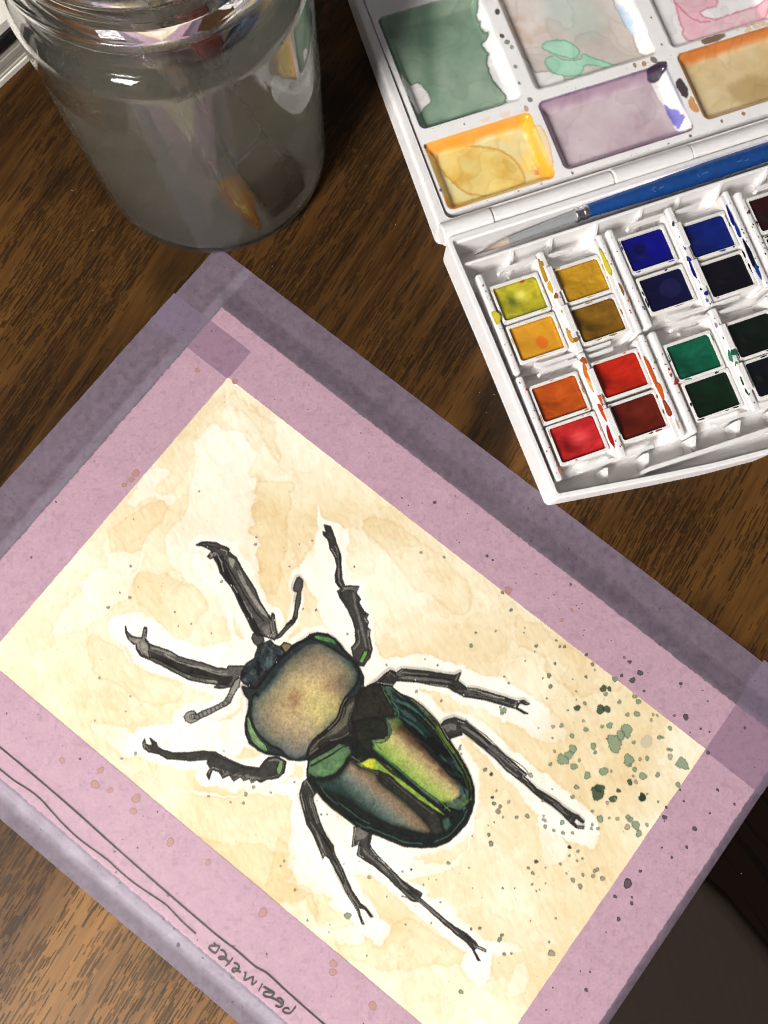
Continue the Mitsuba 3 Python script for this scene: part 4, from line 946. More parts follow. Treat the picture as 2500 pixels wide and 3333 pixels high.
# hinge: knuckles of base and lid in turn
for i, (a, b, r) in enumerate(((0.8, 21.8, 4.4), (22.2, 73.6, 3.8), (74.0, 108.0, 4.3), (108.4, 158.0, 3.8), (158.4, 178.5, 4.4))):
    m = along((a, 4.0 + .2 * (i % 2), 10.8), (b, 4.0 + .2 * (i % 2), 10.8), [(0, 0), (r - .4, 0), (r, .4), (r, b - a - .4), (r - .4, b - a), (0, b - a)], 40)
    put(boxk + '__hinge_knuckle', m, 'white_mat', smooth=35, pre=bx)
put(boxk + '__hinge_web', R(22.4, 73.4, .6, 1.5, 9, 13.2, .3), 'white_mat', smooth=30, pre=bx)
# lid
lo = poly([(0.4, -5.2), (1.6, -70), (3.0, -126), (180, -126), (181, -70), (180, -5.2)]).buffer(-3).buffer(3)
li = poly([(4.9, -9.0), (5.4, -70), (5.8, -122), (176, -122), (176, -9.0)]).buffer(-3).buffer(3)
put(boxk + '__lid', cat_(prism(lo, .1, 2.0), rprism(lo, 2.0, 11.6, 1.6, 5) - mf(prism(li, 1.9, 13))), 'white_mat', smooth=35, pre=bx)

# mixing palette: one moulded sheet with six wells, each with its dried wash
PP, QQ = np.meshgrid(np.arange(5.6, 175.4, .34), np.arange(-121.4, -10.6, .34))
base = poly([(6.0, -11.8), (6.3, -60), (6.8, -121.5), (175.3, -121.5), (175.3, -11.8)]).buffer(-3).buffer(3)
wells = {'green': (8.6, 54.0, -104, -49.6, 'dark sage green wash'), 'mint': (59.6, 115.0, -104, -51.2, 'pale taupe wash with mint green puddle'), 'pink': (121.0, 171.6, -104, -51.4, 'thin pink wash with bare middle'),
         'yellow': (7.2, 54.2, -44.0, -12.9, 'yellow and orange wash'), 'purple': (58.0, 116.2, -46.8, -14.3, 'mauve wash with violet edges'), 'orange': (121.4, 172.0, -49.0, -16.6, 'tan wash with burnt orange edge')}
Zm = np.full(PP.shape, 10.2)
Cm = np.empty(PP.shape + (3,)); Cm[:] = (0.84, 0.82, 0.81)
Cm *= (0.95 + .1 * N3(PP, QQ, 9, 170, 3))[..., None]
px_, qx_ = PP + (N3(PP, QQ, 5, 171, 4) - .5) * 4, QQ + (N3(PP, QQ, 5, 172, 4) - .5) * 4
pj, qj = PP + (N3(PP, QQ, 1.6, 173, 3) - .5) * 1.6, QQ + (N3(PP, QQ, 1.6, 174, 3) - .5) * 1.6
wid = np.zeros(PP.shape, int)
dep = {}


def rr_sd(p0, p1, q0, q1, r, X, Y):
    cx, cy, hx, hy = (p0 + p1) / 2, (q0 + q1) / 2, (p1 - p0) / 2 - r, (q1 - q0) / 2 - r
    dx, dy = np.abs(X - cx) - hx, np.abs(Y - cy) - hy
    return r - np.hypot(np.maximum(dx, 0), np.maximum(dy, 0)) - np.minimum(np.maximum(dx, dy), 0)


for i, (nm, (p0, p1, q0, q1, _)) in enumerate(wells.items()):
    d = rr_sd(p0, p1, q0, q1, 3.0, PP, QQ)
    dep[nm] = d
    fall = np.clip(d / 4.6, 0, 1)
    Zm = np.where(d > 0, 10.2 - 4.6 * (fall - .12 * np.sin(fall * 2 * np.pi)), Zm)
    wid = np.where(d > 0.15, i + 1, wid)


def lm(col, a):
    global Cm
    Cm = Cm * (1 - a[..., None]) + np.asarray(col) * a[..., None]


def mm_(*st, k=7, seed=180):
    return ramp(N3(px_, qx_, k, seed, 4), st)


def area(pts, soft=.3, warp=True):
    return sstep(-soft, soft, sdp(rounded([tuple(x) for x in pts]), pj if warp else PP, qj if warp else QQ))


def rim_of(pts, w=.5):
    d = sdp(rounded([tuple(x) for x in pts]), pj, qj)
    return np.exp(-((d - .2) / w) ** 2)


# green well
ins = sstep(0, .8, dep['green']); gr = [(-10, -130), (60, -130), (53.4, -102), (50.8, -95), (50.7, -88), (51.6, -83.5), (48.3, -81.8), (49.3, -77), (47.5, -74), (46.8, -65), (49.1, -57.7), (48.2, -54), (42.9, -50.0), (0, -46), (-10, -46)]
ga = area(gr) * ins
lm(mm_((.25, Sw(104, 132, 110)), (.5, Sw(126, 152, 130)), (.8, Sw(156, 176, 152)), k=13), ga * .97)
lm(Sw(158, 176, 156), ga * .5 * sstep(-76, -52, QQ) * sstep(20, 40, PP))
lm(Sw(72, 98, 78), ga * .6 * np.exp(-((PP - 19 - (QQ + 60) * -.25) / 5) ** 2) * sstep(-58, -75, QQ))
lm(Sw(72, 92, 74), .8 * rim_of(gr, .45) * ins)
dk = np.maximum(sstep(3.6, .6, PP - 8.6 + (N3(PP, QQ, 5, 188) - .5) * 3), sstep(4.0, 1.0, (-49.6 - QQ) + (N3(PP, QQ, 5, 189) - .5) * 3) * sstep(42, 24, PP))  # shade on the left and lower slopes, painted into the wash
lm(Sw(24, 46, 30), ga * dk * .97)
wp = [(9.8, -76.8), (12.1, -76.1), (13.6, -73.1), (16.4, -73.8), (18.8, -67.7), (18.7, -63.8), (14.6, -61.8), (11.5, -59.0), (9.4, -64.4), (8.9, -71.0)]
lm((.72, .70, .68), area(wp)); lm(Sw(88, 108, 90), .7 * np.exp(-((sdp(wp, pj, qj) + .3) / .4) ** 2) * ins)
# yellow well
ins = sstep(-.2, .6, dep['yellow'])
lm(mm_((.3, Sw(240, 205, 110)), (.5, Sw(232, 214, 150)), (.7, Sw(224, 220, 170)), k=8, seed=191), ins * .95)
pool = [(13.7, -41.2), (20.6, -42.2), (27.5, -39.8), (35.4, -35.9), (41.1, -30.8), (43.6, -22.9), (42.6, -17.2), (36.1, -15.8), (28.9, -15.5), (23.0, -17.5), (17.8, -20.9), (15.4, -25.4), (12.5, -31.2), (11.6, -37.0)]
lm(mm_((.3, Sw(222, 178, 82)), (.5, Sw(232, 205, 122)), (.75, Sw(228, 212, 148)), k=9, seed=192), area(pool, .6) * .95 * ins)
lm(Sw(205, 150, 60), .75 * rim_of(pool, .55) * ins)
lm(Sw(232, 150, 42), ins * .92 * sstep(7.5, 3.5, (PP - 7.2) * .55 + (-12.9 - QQ) * .9 + 3 * (N3(PP, QQ, 6, 193) - .5)) * (1 - area(pool, 1.2)))
lm(Sw(240, 152, 48), ins * .9 * sstep(4.4, 2.2, (QQ + 44) + 3 * (N3(PP, QQ, 4, 194) - .5)))
lm(Sw(250, 168, 40), ins * .9 * sstep(5.4, 2.6, (54.2 - PP) + 4.5 * (N3(PP, QQ, 4, 195) - .5)))
lm(Sw(214, 120, 40), ins * .8 * np.exp(-((PP - 49.6 + (QQ + 22) * .1) / 1.6) ** 2) * sstep(-27, -21, QQ) * sstep(.42, .55, N3(PP, QQ, 2, 196)))
yst = [(52.6, -36.7), (56.4, -35.9), (56.6, -27.8), (55.8, -23.2), (54.2, -17.8), (52.6, -21.6)]
lm(Sw(240, 205, 130), .6 * area(yst)); lm(Sw(215, 165, 90), .6 * rim_of(yst, .3))
lm(Sw(235, 195, 160), .5 * sstep(.5, .6, N3(PP, QQ, 4, 197)) * sstep(-47.5, -46, QQ) * sstep(-43, -44.5, QQ) * sstep(56, 50, PP) * sstep(20, 28, PP))
# purple well
ins = sstep(-.1, .7, dep['purple'])
lm(mm_((.25, Sw(176, 150, 160)), (.5, Sw(196, 178, 184)), (.75, Sw(208, 194, 196)), k=14, seed=201), ins * .96)
lm(Sw(150, 118, 140), ins * .8 * sstep(5.5, 1.5, dep['purple'] + 3 * (N3(PP, QQ, 6, 202) - .5)))
lm(Sw(86, 62, 98), ins * .85 * sstep(1.5, .3, dep['purple'] + .9 * (N3(PP, QQ, 3, 203) - .5)))
pw = [(110.2, -44.3), (115.0, -45.7), (116.2, -44.6), (116.0, -17.8), (112.4, -17.6), (111.2, -20.7), (113.0, -22.2), (113.0, -24.0), (111.4, -30.1), (110.2, -35.3)]
lm((.84, .82, .82), area(pw) * ins)
pb = [(111.6, -31.7), (114.4, -24.5), (114.4, -20.7), (112.1, -19.6), (111.0, -25.2)]
lm(Sw(104, 100, 186), .9 * area(pb) * ins)
lm(Sw(48, 34, 58), .95 * area([(107.5, -46.2), (112.7, -48.0), (116.4, -47.0), (115.4, -43.8), (111.8, -42.3), (108.5, -43.5)]))
lm(Sw(60, 52, 100), .7 * ins * np.exp(-((PP - 115.6) / .5) ** 2) * sstep(-18, -30, QQ))
# orange well
ins = sstep(-.1, .7, dep['orange'])
lm(mm_((.25, Sw(196, 168, 116)), (.5, Sw(214, 190, 142)), (.75, Sw(222, 204, 164)), k=12, seed=211), ins * .96)
lm(Sw(178, 146, 92), .7 * ins * area([(140, -31), (150, -33), (156, -31), (164, -24), (152, -20), (142, -22)], 2))
lm(Sw(196, 108, 36), ins * .92 * sstep(5.0, 2.0, (QQ + 49) + 2.6 * (N3(PP, QQ, 5, 212) - .5)))
lm(Sw(206, 140, 70), ins * .6 * sstep(6.0, 2.0, (PP - 121.4) + 5 * (N3(PP, QQ, 5, 213) - .5)))
lm(Sw(140, 92, 40), ins * .8 * sstep(1.3, .2, dep['orange'] + .8 * (N3(PP, QQ, 2, 214) - .5)))
lm(Sw(104, 68, 32), .9 * area([(135.3, -51.9), (140.2, -52.1), (145.3, -51.5), (143.9, -49.4), (134.9, -49.4)]))
lm(Sw(50, 34, 44), .95 * area([(116.6, -36.8), (119.0, -38.5), (120.6, -32.5), (118, -28.6), (116.4, -32.5)]))
lm(Sw(206, 138, 62), .9 * area([(118.5, -27.6), (120.4, -28.9), (121.1, -22.6), (119.0, -21.6), (117.6, -24.7)]))
lm(Sw(214, 166, 100), .6 * sstep(.48, .56, N3(PP, QQ, 3, 215)) * sstep(-53, -51, QQ) * sstep(-48, -50, QQ) * sstep(142, 150, PP))
# mint well
ins = sstep(0, .9, dep['mint']); tp = [(50, -130), (130, -130), (112, -100), (109.6, -78), (111.0, -66), (110.4, -58), (113, -51), (100, -49), (77, -50), (75.3, -58), (69.3, -61.5), (64.5, -63), (63.6, -69), (58, -72)]
lm(mm_((.25, Sw(190, 172, 162)), (.5, Sw(206, 194, 184)), (.75, Sw(214, 206, 200)), k=14, seed=221), .95 * ins * area(tp, .5))
lm(Sw(186, 200, 188), .7 * ins * area([(82, -100), (96, -98), (102, -82), (98, -70), (88, -72), (80, -84)], 5))
lm(Sw(198, 164, 138), .6 * ins * area(tp, .5) * sstep(.5, .7, N3(px_, qx_, 8, 222)) * sstep(84, 70, PP))
lm(Sw(150, 126, 112), .6 * rim_of(tp, .4) * ins)
for pts in ([(72.8, -74.3), (76.7, -74.8), (82.3, -72.9), (85.7, -69.3), (86.5, -65.5), (83.3, -63.3), (79.3, -65.3), (74.9, -69.0), (72.3, -71.6)], [(71.6, -67.3), (75.5, -67.7), (78.9, -64.3), (84.9, -62.8), (87.5, -64.4), (92.1, -60.5), (96.9, -56.6), (99.6, -53.9), (97.3, -53.1), (91.6, -56.7), (86.2, -59.0), (82.9, -55.6), (76.0, -57.0), (71.7, -60.9), (70.4, -64.2)]):
    lm(mm_((.3, Sw(150, 206, 176)), (.7, Sw(176, 220, 196)), k=5, seed=223), area(pts) * .95)
    lm(Sw(108, 164, 132), .7 * rim_of(pts, .4))
lm(Sw(180, 205, 226), .8 * ins * area([(109.2, -82), (111.5, -80), (112.4, -70), (110.6, -66), (109.8, -74)], .8))
# pink well
ins = sstep(0, .9, dep['pink'])
pk = [(136, -104), (134.3, -75.7), (133.6, -71.3), (132.4, -64.6), (132.9, -62.1), (131.4, -59.7), (133.3, -55.4), (142.3, -53.6), (150.7, -54.4), (166.5, -54.4), (170.5, -58.8), (170.2, -62.0), (161.3, -62.2), (153.0, -62.0), (147.5, -62.0), (142.9, -66.4), (146.2, -67.7), (153.0, -70.6), (156, -104)]
lm(mm_((.3, Sw(226, 168, 180)), (.6, Sw(228, 194, 198)), (.8, Sw(226, 206, 206)), k=6, seed=231), .92 * area(pk) * ins); lm(Sw(206, 120, 142), .8 * rim_of(pk, .5) * ins)
vein = smooth_line([(135, -74), (137.5, -67), (141, -63), (145, -61.4)], 6)
lm(Sw(206, 110, 136), .8 * np.exp(-(dline(vein, pj, qj) / .5) ** 2))
lm(Sw(216, 206, 200), .5 * ins * sstep(6, 2, PP - 121))
for i, nm in enumerate(wells):                                            # backruns: dried edges inside every wash
    ins = sstep(.6, 2.0, dep[nm])
    nn = N3(px_, qx_, 16, 232 + i, 2)
    for lev in (.44, .57):
        d = (nn - lev) * 60
        Cm *= (1 - .10 * ins * np.exp(-np.abs(d) / .7) * (d > -.6))[..., None]
        Cm *= (1 - .05 * ins * sstep(-.4, .4, d))[..., None]
    Cm *= (1 + ins * .22 * (N3(PP, QQ, 6, 238 + i, 4) - .5))[..., None]
    Cm *= (1 - .30 * np.exp(-((dep[nm] - .25) / .35) ** 2) * (wid == i + 1) * sstep(.4, .6, N3(PP, QQ, 6, 239)))[..., None]
# specks and dark drops on the ledges
for x, q, r, c in ((57.8, -90.8, 1.1, (22, 26, 24)), (55.6, -79.6, .9, (24, 30, 26)), (56.6, -76.3, 1.0, (120, 132, 122)), (55.8, -64.6, .8, (140, 150, 140)), (54.6, -57, .6, (120, 132, 122)), (56.1, -48.6, 1.0, (130, 138, 128)), (7.4, -22.6, .55, (20, 60, 110)), (26.6, -46.8, .35, (60, 70, 60)), (53.1, -45.4, 1.0, (205, 180, 150)), (8.0, -42.6, .7, (50, 40, 30)), (57.6, -73.5, .8, (150, 158, 150)), (103.4, -49.6, .8, (190, 130, 60)), (107.4, -49.0, 1.0, (205, 140, 60)), (112.0, -49.4, 1.3, (130, 110, 90)), (60.6, -12.6, .5, (70, 50, 70)), (37, -12.0, .45, (120, 130, 120)), (47, -11.9, .4, (60, 50, 50)), (118, -55, .4, (60, 60, 60)), (118.6, -68, .4, (70, 60, 60)), (103, -11.8, .5, (60, 40, 60)), (113, -12.5, .6, (60, 40, 60)), (128, -14.5, .6, (150, 90, 50)), (138, -14.8, .8, (170, 110, 60))):
    d = r * (1 + .12 * np.cos(2 * np.arctan2(QQ - q, PP - x) + x)) - np.hypot(PP - x, (QQ - q) * .75)
    lm(S(*c), .9 * sstep(-.15, .15, d))
sp = np.random.default_rng(5)
for _ in range(70):
    x, q = sp.uniform(6, 174), sp.choice([-47.5, -49, -12.3, sp.uniform(-90, -12)])
    lm(S(80, 70, 66), .7 * sstep(-.12, .12, sp.uniform(.08, .22) - np.hypot(PP - x, QQ - q)))
Cm = np.clip(Cm, .006, .9)
inb = shapely.contains_xy(base, PP, -QQ).ravel()
F = grid_faces(*PP.shape); F = F[inb[F].all(1)]
vm = np.stack([PP.ravel(), -QQ.ravel(), Zm.ravel()], 1)
fid = wid.ravel()[F].max(1)
mixk = thing('mixing_palette', 'white moulded mixing palette with six paint stained wells in the lid', 'palette')
v_, f_, c_ = compact(vm, F[fid == 0], Cm.reshape(-1, 3))
put(mixk + '__moulding', (v_, f_[:, ::-1]), 'mix_mat', smooth=True, color=c_, pre=bx)
for i, nm in enumerate(wells):
    v_, f_, c_ = compact(vm, F[fid == i + 1], Cm.reshape(-1, 3))
    put(mixk + '__well', (v_, f_[:, ::-1]), 'wash_mat', smooth=True, color=c_, pre=bx, label='well with ' + wells[nm][4])
put(mixk + '__skirt', mf(prism(base, 2.2, 9.9)) - mf(prism(base.buffer(-.8), 2.1, 10.5)), 'white_mat', pre=bx)

# ------------------------------------------------------------------ pan holders, pans, stains
STN = {}


def stain(holder, p, q, rp, rq, col, z=14.06, rot=0.0, ph=None, dark=.62):
    n = 16
    a = np.arange(n) * 2 * np.pi / n
    ph = p * 1.7 + q if ph is None else ph
    rr = 1 + .16 * np.cos(2 * a + ph) + .13 * np.cos(3 * a + 2 * ph) + .10 * np.cos(5 * a + 3 * ph)
    x, y = rp * rr * np.cos(a), rq * rr * np.sin(a)
    c, s = math.cos(rot), math.sin(rot)
    o = np.stack([p + c * x - s * y, -q + s * x + c * y, np.full(n, z)], 1)
    i_ = np.stack([p + .75 * (c * x - s * y), -q + .75 * (s * x + c * y), np.full(n, z + .03)], 1)
    v = np.vstack([o, i_, [[p, -q, z + .03]]])
    i = np.arange(n); j = (i + 1) % n
    f = np.vstack([np.stack([i, j, n + j], 1), np.stack([i, n + j, n + i], 1), np.stack([n + i, n + j, np.full(n, 2 * n)], 1)])
    cc = S(*col)
    STN.setdefault(holder, []).append((v, f, np.vstack([np.tile(cc * dark, (n, 1)), np.tile(cc, (n + 1, 1))])))


holders = {}
COLS = [(6.6, 'left'), (62.2, 'middle'), (117.8, 'right')]
for ci, (p0, side) in enumerate(COLS):
    for ri, (q0, q1) in enumerate(((17.2, 60.2), (61.0, 104.0))):
        dq = -1.0 if ci == 1 and ri == 0 else (.6 if ci == 2 else 0)
        q0, q1 = q0 + dq, q1 + (dq if ri == 0 else 0)
        what = (('yellow', 'red and orange'), ('blue', 'green'), ('maroon', 'dark'))[ci][ri]
        k = thing('pan_holder', f'white plastic pan holder with the {what} pans, {("upper", "lower")[ri]} {side} of the box', 'pan holder', 'white pan holders in the paint box')
        holders[ci, ri] = k
        if ci == 2 and ri == 1:
            tag(k, 'white plastic pan holder at the right edge of the photo, below the maroon pan', 'pan holder', 'white pan holders in the paint box')
        put(k + '__rail', R(p0, p0 + 2.9, q0, q1, 2.6, 14.0, 1.0, 12), 'white_mat', smooth=35, pre=bx)
        put(k + '__middle_rail', cat_(R(p0 + 24.8, p0 + 26.6, q0 + 1, q1 - .6, 2.6, 12.9, .5), R(p0 + 26.2, p0 + 29.0, q0 - 1.0, q1 - .4, 2.6, 14.0, .7)), 'white_mat', smooth=35, pre=bx)
        put(k + '__rail', cat_(R(p0 + 49.6, p0 + 52.0, q0 + 1, q1 - .8, 2.6, 12.9, .6), R(p0 + 51.4, p0 + 53.8, q0 - .4, q1 - .4, 2.6, 13.6, .8)), 'white_mat', smooth=35, pre=bx)
        put(k + '__tray_floor', R(p0 + 1, p0 + 53, q0 + .8, q1 - .8, 2.0, 3.4, .3), 'white_mat', pre=bx)
        for (a, b) in ((q0 + 6.4, q0 + 17.0), (q0 + 23.0, q0 + 34.4)):
            put(k + '__clip', R(p0 + 26.9, p0 + 29.4, a, b, 13.2, 14.7, .25), 'white_mat', smooth=30, pre=bx)
        for e, sgn in ((q0 + .9, 1), (q1 - .9, -1)):                     # sprung bars at both ends
            ln = [(p0 + 9.4, -(e + sgn * .9)), (p0 + 11.5, -e), (p0 + 25.4, -e)]
            put(k + '__spring_bar', prism(sg.LineString(ln).buffer(.6, cap_style='flat'), 10.4, 12.9), 'white_mat', pre=bx)
            ln = [(p0 + 29.2, -e), (p0 + 41, -e)]
            put(k + '__spring_bar', prism(sg.LineString(ln).buffer(.55, cap_style='flat'), 9.4, 11.6), 'white_mat', pre=bx)
        put(k + '__peg', R(p0 + 13.4, p0 + 14.4, q0 + 2.6, q0 + 4.2, 3, 8.4, .2), 'white_mat', pre=bx)

PANS = [  # label, paint colour stops, p-centre, q-centre
    ('lemon yellow paint pan with a green smear', 20.5, 31.3, (168, 160, 38), (226, 208, 60), 'lemon'), ('ochre yellow paint pan beside the lemon one', 46.4, 32.2, (178, 128, 30), (214, 164, 44), 'ochre'),
    ('warm yellow paint pan with an orange drop', 20.7, 48.6, (214, 146, 36), (232, 168, 50), 'drop'), ('olive brown paint pan below the ochre one', 46.3, 49.5, (96, 64, 18), (150, 108, 32), 'plain'),
    ('orange paint pan above the crimson one', 20.2, 74.0, (172, 64, 20), (206, 96, 28), 'swirl'), ('vermilion red paint pan right of the orange one', 46.0, 73.0, (168, 32, 16), (206, 44, 24), 'swirl'),
    ('bright crimson paint pan at the lower left of the box', 20.8, 91.0, (156, 16, 16), (224, 54, 56), 'crimson'), ('dark brick red paint pan below the vermilion one', 46.3, 90.6, (74, 18, 10), (116, 34, 18), 'plain'),
    ('ultramarine blue paint pan with a dark worn hollow', 75.8, 28.7, (2, 2, 92), (6, 10, 142), 'hole'), ('royal blue paint pan right of the ultramarine one', 101.4, 31.2, (4, 24, 96), (8, 40, 128), 'plain'),
    ('navy blue paint pan with a pale oval', 76.4, 46.7, (8, 8, 42), (18, 18, 66), 'oval'), ('nearly black indigo paint pan right of the navy one', 101.9, 48.9, (8, 6, 18), (20, 12, 28), 'plain'),
    ('emerald green paint pan with brush streaks', 76.0, 75.6, (10, 66, 46), (20, 112, 82), 'swirl'), ('deep forest green paint pan below the emerald one', 76.7, 92.0, (6, 26, 14), (14, 44, 24), 'plain'),
    ('blackish green paint pan right of the emerald one', 102.2, 75.2, (6, 14, 10), (10, 26, 20), 'plain'), ('dark teal paint pan below the blackish green one', 102.6, 92.0, (4, 12, 18), (8, 22, 32), 'plain'),
    ('dark maroon paint pan at the right edge of the photo', 131.5, 29.5, (30, 6, 10), (58, 14, 20), 'plain'), ('very dark brown paint pan below the maroon one', 131.6, 46.8, (22, 12, 8), (34, 20, 14), 'plain'),
    ('dark grey paint pan cut off at the right edge', 131.6, 74.5, (18, 18, 20), (34, 34, 36), 'plain')]
smear, SMEAR = np.random.default_rng(31), []
GX, GY = np.meshgrid(np.linspace(-9.2, 9.2, 64), np.linspace(-7.1, 7.1, 52))
for i, (lab, pc, qc, c0, c1, kind) in enumerate(PANS):
    k = thing('paint_pan', lab, 'paint pan', 'half pans of watercolour')
    o = sg.box(pc - 10.1, -qc - 8.2, pc + 10.1, -qc + 8.2).buffer(-.8).buffer(.8)
    hole = sg.box(pc - 9.15, -qc - 7.05, pc + 9.15, -qc + 7.05).buffer(-1.1).buffer(1.1)
    put(k + '__cup', cat_(prism(o, 3.5, 4.2), rprism(o, 4.2, 12.6, .35, 3) - mf(prism(hole, 4.1, 13.5))), 'cup_mat', smooth=35, pre=bx)
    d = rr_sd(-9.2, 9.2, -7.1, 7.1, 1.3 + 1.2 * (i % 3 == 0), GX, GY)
    nz = N3(GX + 40 * i, GY, 4.5, 240 + i, 4)
    sw = N3(GX * .5 + 3 * np.sin(GY * .5) + 40 * i, GY * 1.6 + 2 * np.cos(GX * .4), 2.6, 270 + i, 3)
    dish = np.exp(-((GX + 1.2) ** 2 / 26 + (GY - .8) ** 2 / 13))
    z = 11.0 - 1.7 * dish * (.4 + .6 * (kind in ('lemon', 'swirl', 'crimson', 'hole', 'plain'))) + .55 * (nz - .5) + .35 * sstep(1.4, 0, d) + .5 * (sw - .5) * (kind in ('swirl', 'ochre', 'lemon'))
    t = np.clip((nz - .5) * 1.1 + (sw - .5) * .9 + .5, 0, 1)
    col = S(*c0) + (S(*c1) - S(*c0)) * t[..., None]
    if kind == 'lemon':
        a = np.exp(-((GX + 2.4) / 2.6) ** 2 - ((GY - .6) / 2.6) ** 2)[..., None]
        col = col * (1 - a * .85) + S(84, 118, 40) * a * .85
        a = sstep(.5, .62, N3(GX, GY, 3, 300))[..., None] * .5
        col = col * (1 - a) + S(140, 150, 44) * a
        a = (sstep(1.0, .3, np.hypot((GX - 3.5) / 1.6, (GY - 6.6) / .8)))[..., None]
        col = col * (1 - a) + S(200, 60, 30) * a
        a = (np.exp(-((GX - 1.4) / 2.0) ** 2 - ((GY - 1.8) / 1.8) ** 2))[..., None] * .6
        col = col * (1 - a) + S(244, 232, 120) * a
    if kind == 'ochre':
        z = z + .5 * (N3(GX, GY, 1.3, 301, 3) - .5)
    if kind == 'drop':
        a = sstep(1.05, .95, np.hypot((GX - 1.8) / 2.2, (GY + 1.6) / 2.8 ) + .12 * (GY + 1.6) / 2.8)[..., None]
        col = col * (1 - a) + S(236, 122, 34) * a
    if kind == 'crimson':
        a = (np.exp(-((GX - 1.6) / 3.4) ** 2 - ((GY - .4) / 2.6) ** 2) * (.6 + .8 * (sw - .3)))[..., None].clip(0, 1)
        col = col * (1 - a) + S(236, 84, 88) * a
        a = np.exp(-((GX + 4) / 2.0) ** 2 - ((GY + 1) / 2.6) ** 2)[..., None] * .7
        col = col * (1 - a) + S(130, 8, 12) * a
    if kind == 'hole':
        a = sstep(1.1, .7, np.hypot((GX + 1.4) / 3.0, (GY - 2.2) / 2.4) + .3 * (sw - .5))[..., None] * .8
        col = col * (1 - a) + S(6, 4, 58) * a
    if kind == 'oval':
        a = sstep(1.06, .94, np.hypot((GX - 2.6) / 4.4, (GY - .6) / 4.0))[..., None] * .6
        col = col * (1 - a) + S(34, 34, 84) * a
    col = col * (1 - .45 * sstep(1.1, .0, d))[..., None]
    col = np.clip(col, .003, .9)
    F = grid_faces(*GX.shape); F = F[(d.ravel() > -.25)[F].all(1)]
    v_, f_, c_ = compact(np.stack([pc + GX.ravel(), -qc + GY.ravel(), z.ravel()], 1), F, col.reshape(-1, 3))
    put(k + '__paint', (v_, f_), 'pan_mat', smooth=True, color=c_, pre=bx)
    for _ in range(5):                                                   # paint dragged over the rim
        t, e = smear.uniform(-8.4, 8.4), smear.integers(4)
        x, y = (t, 7.6) if e == 0 else (t, -7.6) if e == 1 else (9.6, t * .75) if e == 2 else (-9.6, t * .75)
        lo_, sh = smear.uniform(.4, 2.0), smear.uniform(.16, .38)
        cc = [int(v * .8 + 255 * .2) if max(c1) > 100 else int(v) for v in c1]
        SMEAR.append((k, pc + x, qc - y, lo_ if e < 2 else sh, sh if e < 2 else lo_, cc))
Y_, O_, B_, G_, R_ = (236, 200, 40), (226, 120, 36), (10, 22, 120), (40, 120, 84), (196, 34, 24)
h = holders[0, 0]
for a in ((32.2, 24.6, .9, 4.6, (206, 160, 50)), (32.6, 31.4, .9, 2.6, (240, 190, 50)), (8.2, 36.2, 1.3, 3.3, (226, 212, 60)), (33.4, 35.6, 1.0, 1.1, (168, 104, 40)), (33.8, 42.2, .9, 1.1, (232, 160, 54)), (35.0, 50.0, .7, .8, (196, 138, 48)), (33.4, 51.0, .6, .6, (226, 170, 70)), (34.2, 54.6, 1.1, 1.1, (160, 118, 52)), (32.4, 52.6, .7, 3.6, (238, 170, 60)), (8.0, 22.4, .45, .45, (214, 90, 50)), (8.2, 25.0, .35, .5, (90, 170, 130)), (33.2, 21.2, .6, 1.0, (176, 140, 60)), (59.0, 41.0, .6, 2.4, (150, 100, 30)), (57.2, 29.0, .8, 7.0, (240, 226, 60)), (59.6, 46.4, .4, .5, (200, 140, 60)), (58.6, 50.2, .3, .3, (150, 90, 40))):
    stain(h, *a, z=14.75 if 31.5 < a[0] < 36 and False else (13.66 if a[0] > 50 else 14.06))
h = holders[0, 1]
for a in ((33.9, 63.4, 1.3, 1.4, (186, 92, 40)), (33.0, 68.2, .9, 4.6, (230, 124, 40)), (34.2, 76.6, .9, 5.0, (226, 110, 34)), (32.6, 72.6, .7, 3.0, (246, 196, 110)), (33.0, 84.6, .9, 3.4, (220, 80, 34)), (34.6, 90.6, 1.0, 4.6, (240, 170, 130)), (35.2, 94.2, .8, .8, (170, 90, 70)), (32.2, 94.6, .8, 4.4, (190, 24, 20)), (9.0, 67.0, .5, .6, R_), (9.2, 100.6, .6, .9, (224, 110, 100)), (35.0, 99.0, .35, .35, R_), (56.9, 76.0, .9, 5.6, (230, 98, 36)), (57.5, 84.0, .9, 4.2, (226, 104, 44)), (57.3, 91.6, .9, 4.0, (170, 74, 44)), (58.6, 98.5, .5, 1.8, (226, 190, 160)), (60.0, 73.0, .5, .5, (30, 120, 80))):
    stain(h, *a, z=13.66 if a[0] > 50 else 14.06)
h = holders[1, 0]
for a in ((88.9, 22.6, .8, 1.0, (40, 70, 110)), (90.4, 24.8, .35, .5, B_), (89.4, 28.4, .5, .6, (70, 74, 150)), (89.8, 30.2, .4, .4, (110, 112, 170)), (89.2, 33.4, .6, .8, (110, 112, 176)), (88.8, 38.2, .8, 1.4, (50, 50, 160)), (88.6, 42.4, .7, 4.4, (14, 22, 130)), (89.8, 48.4, .9, 1.3, (16, 20, 120)), (89.8, 53.6, .9, 1.0, (20, 24, 150)), (88.4, 51.4, .4, .6, B_), (88.9, 56.4, .5, 1.0, (120, 120, 190)), (64.0, 51.0, .55, .6, (110, 120, 190)), (112.2, 27.0, .8, 4.2, (8, 30, 120)), (112.4, 33.0, .7, 3.4, (16, 60, 150)), (113.0, 44.0, 1.1, 5.4, (10, 14, 40)), (113.2, 51.6, .7, 3.8, (20, 70, 150)), (114.2, 33.4, .4, .4, (150, 80, 140)), (114.4, 35.0, .3, .4, (120, 60, 120))):
    stain(h, *a, z=13.66 if a[0] > 100 else 14.06)
h = holders[1, 1]
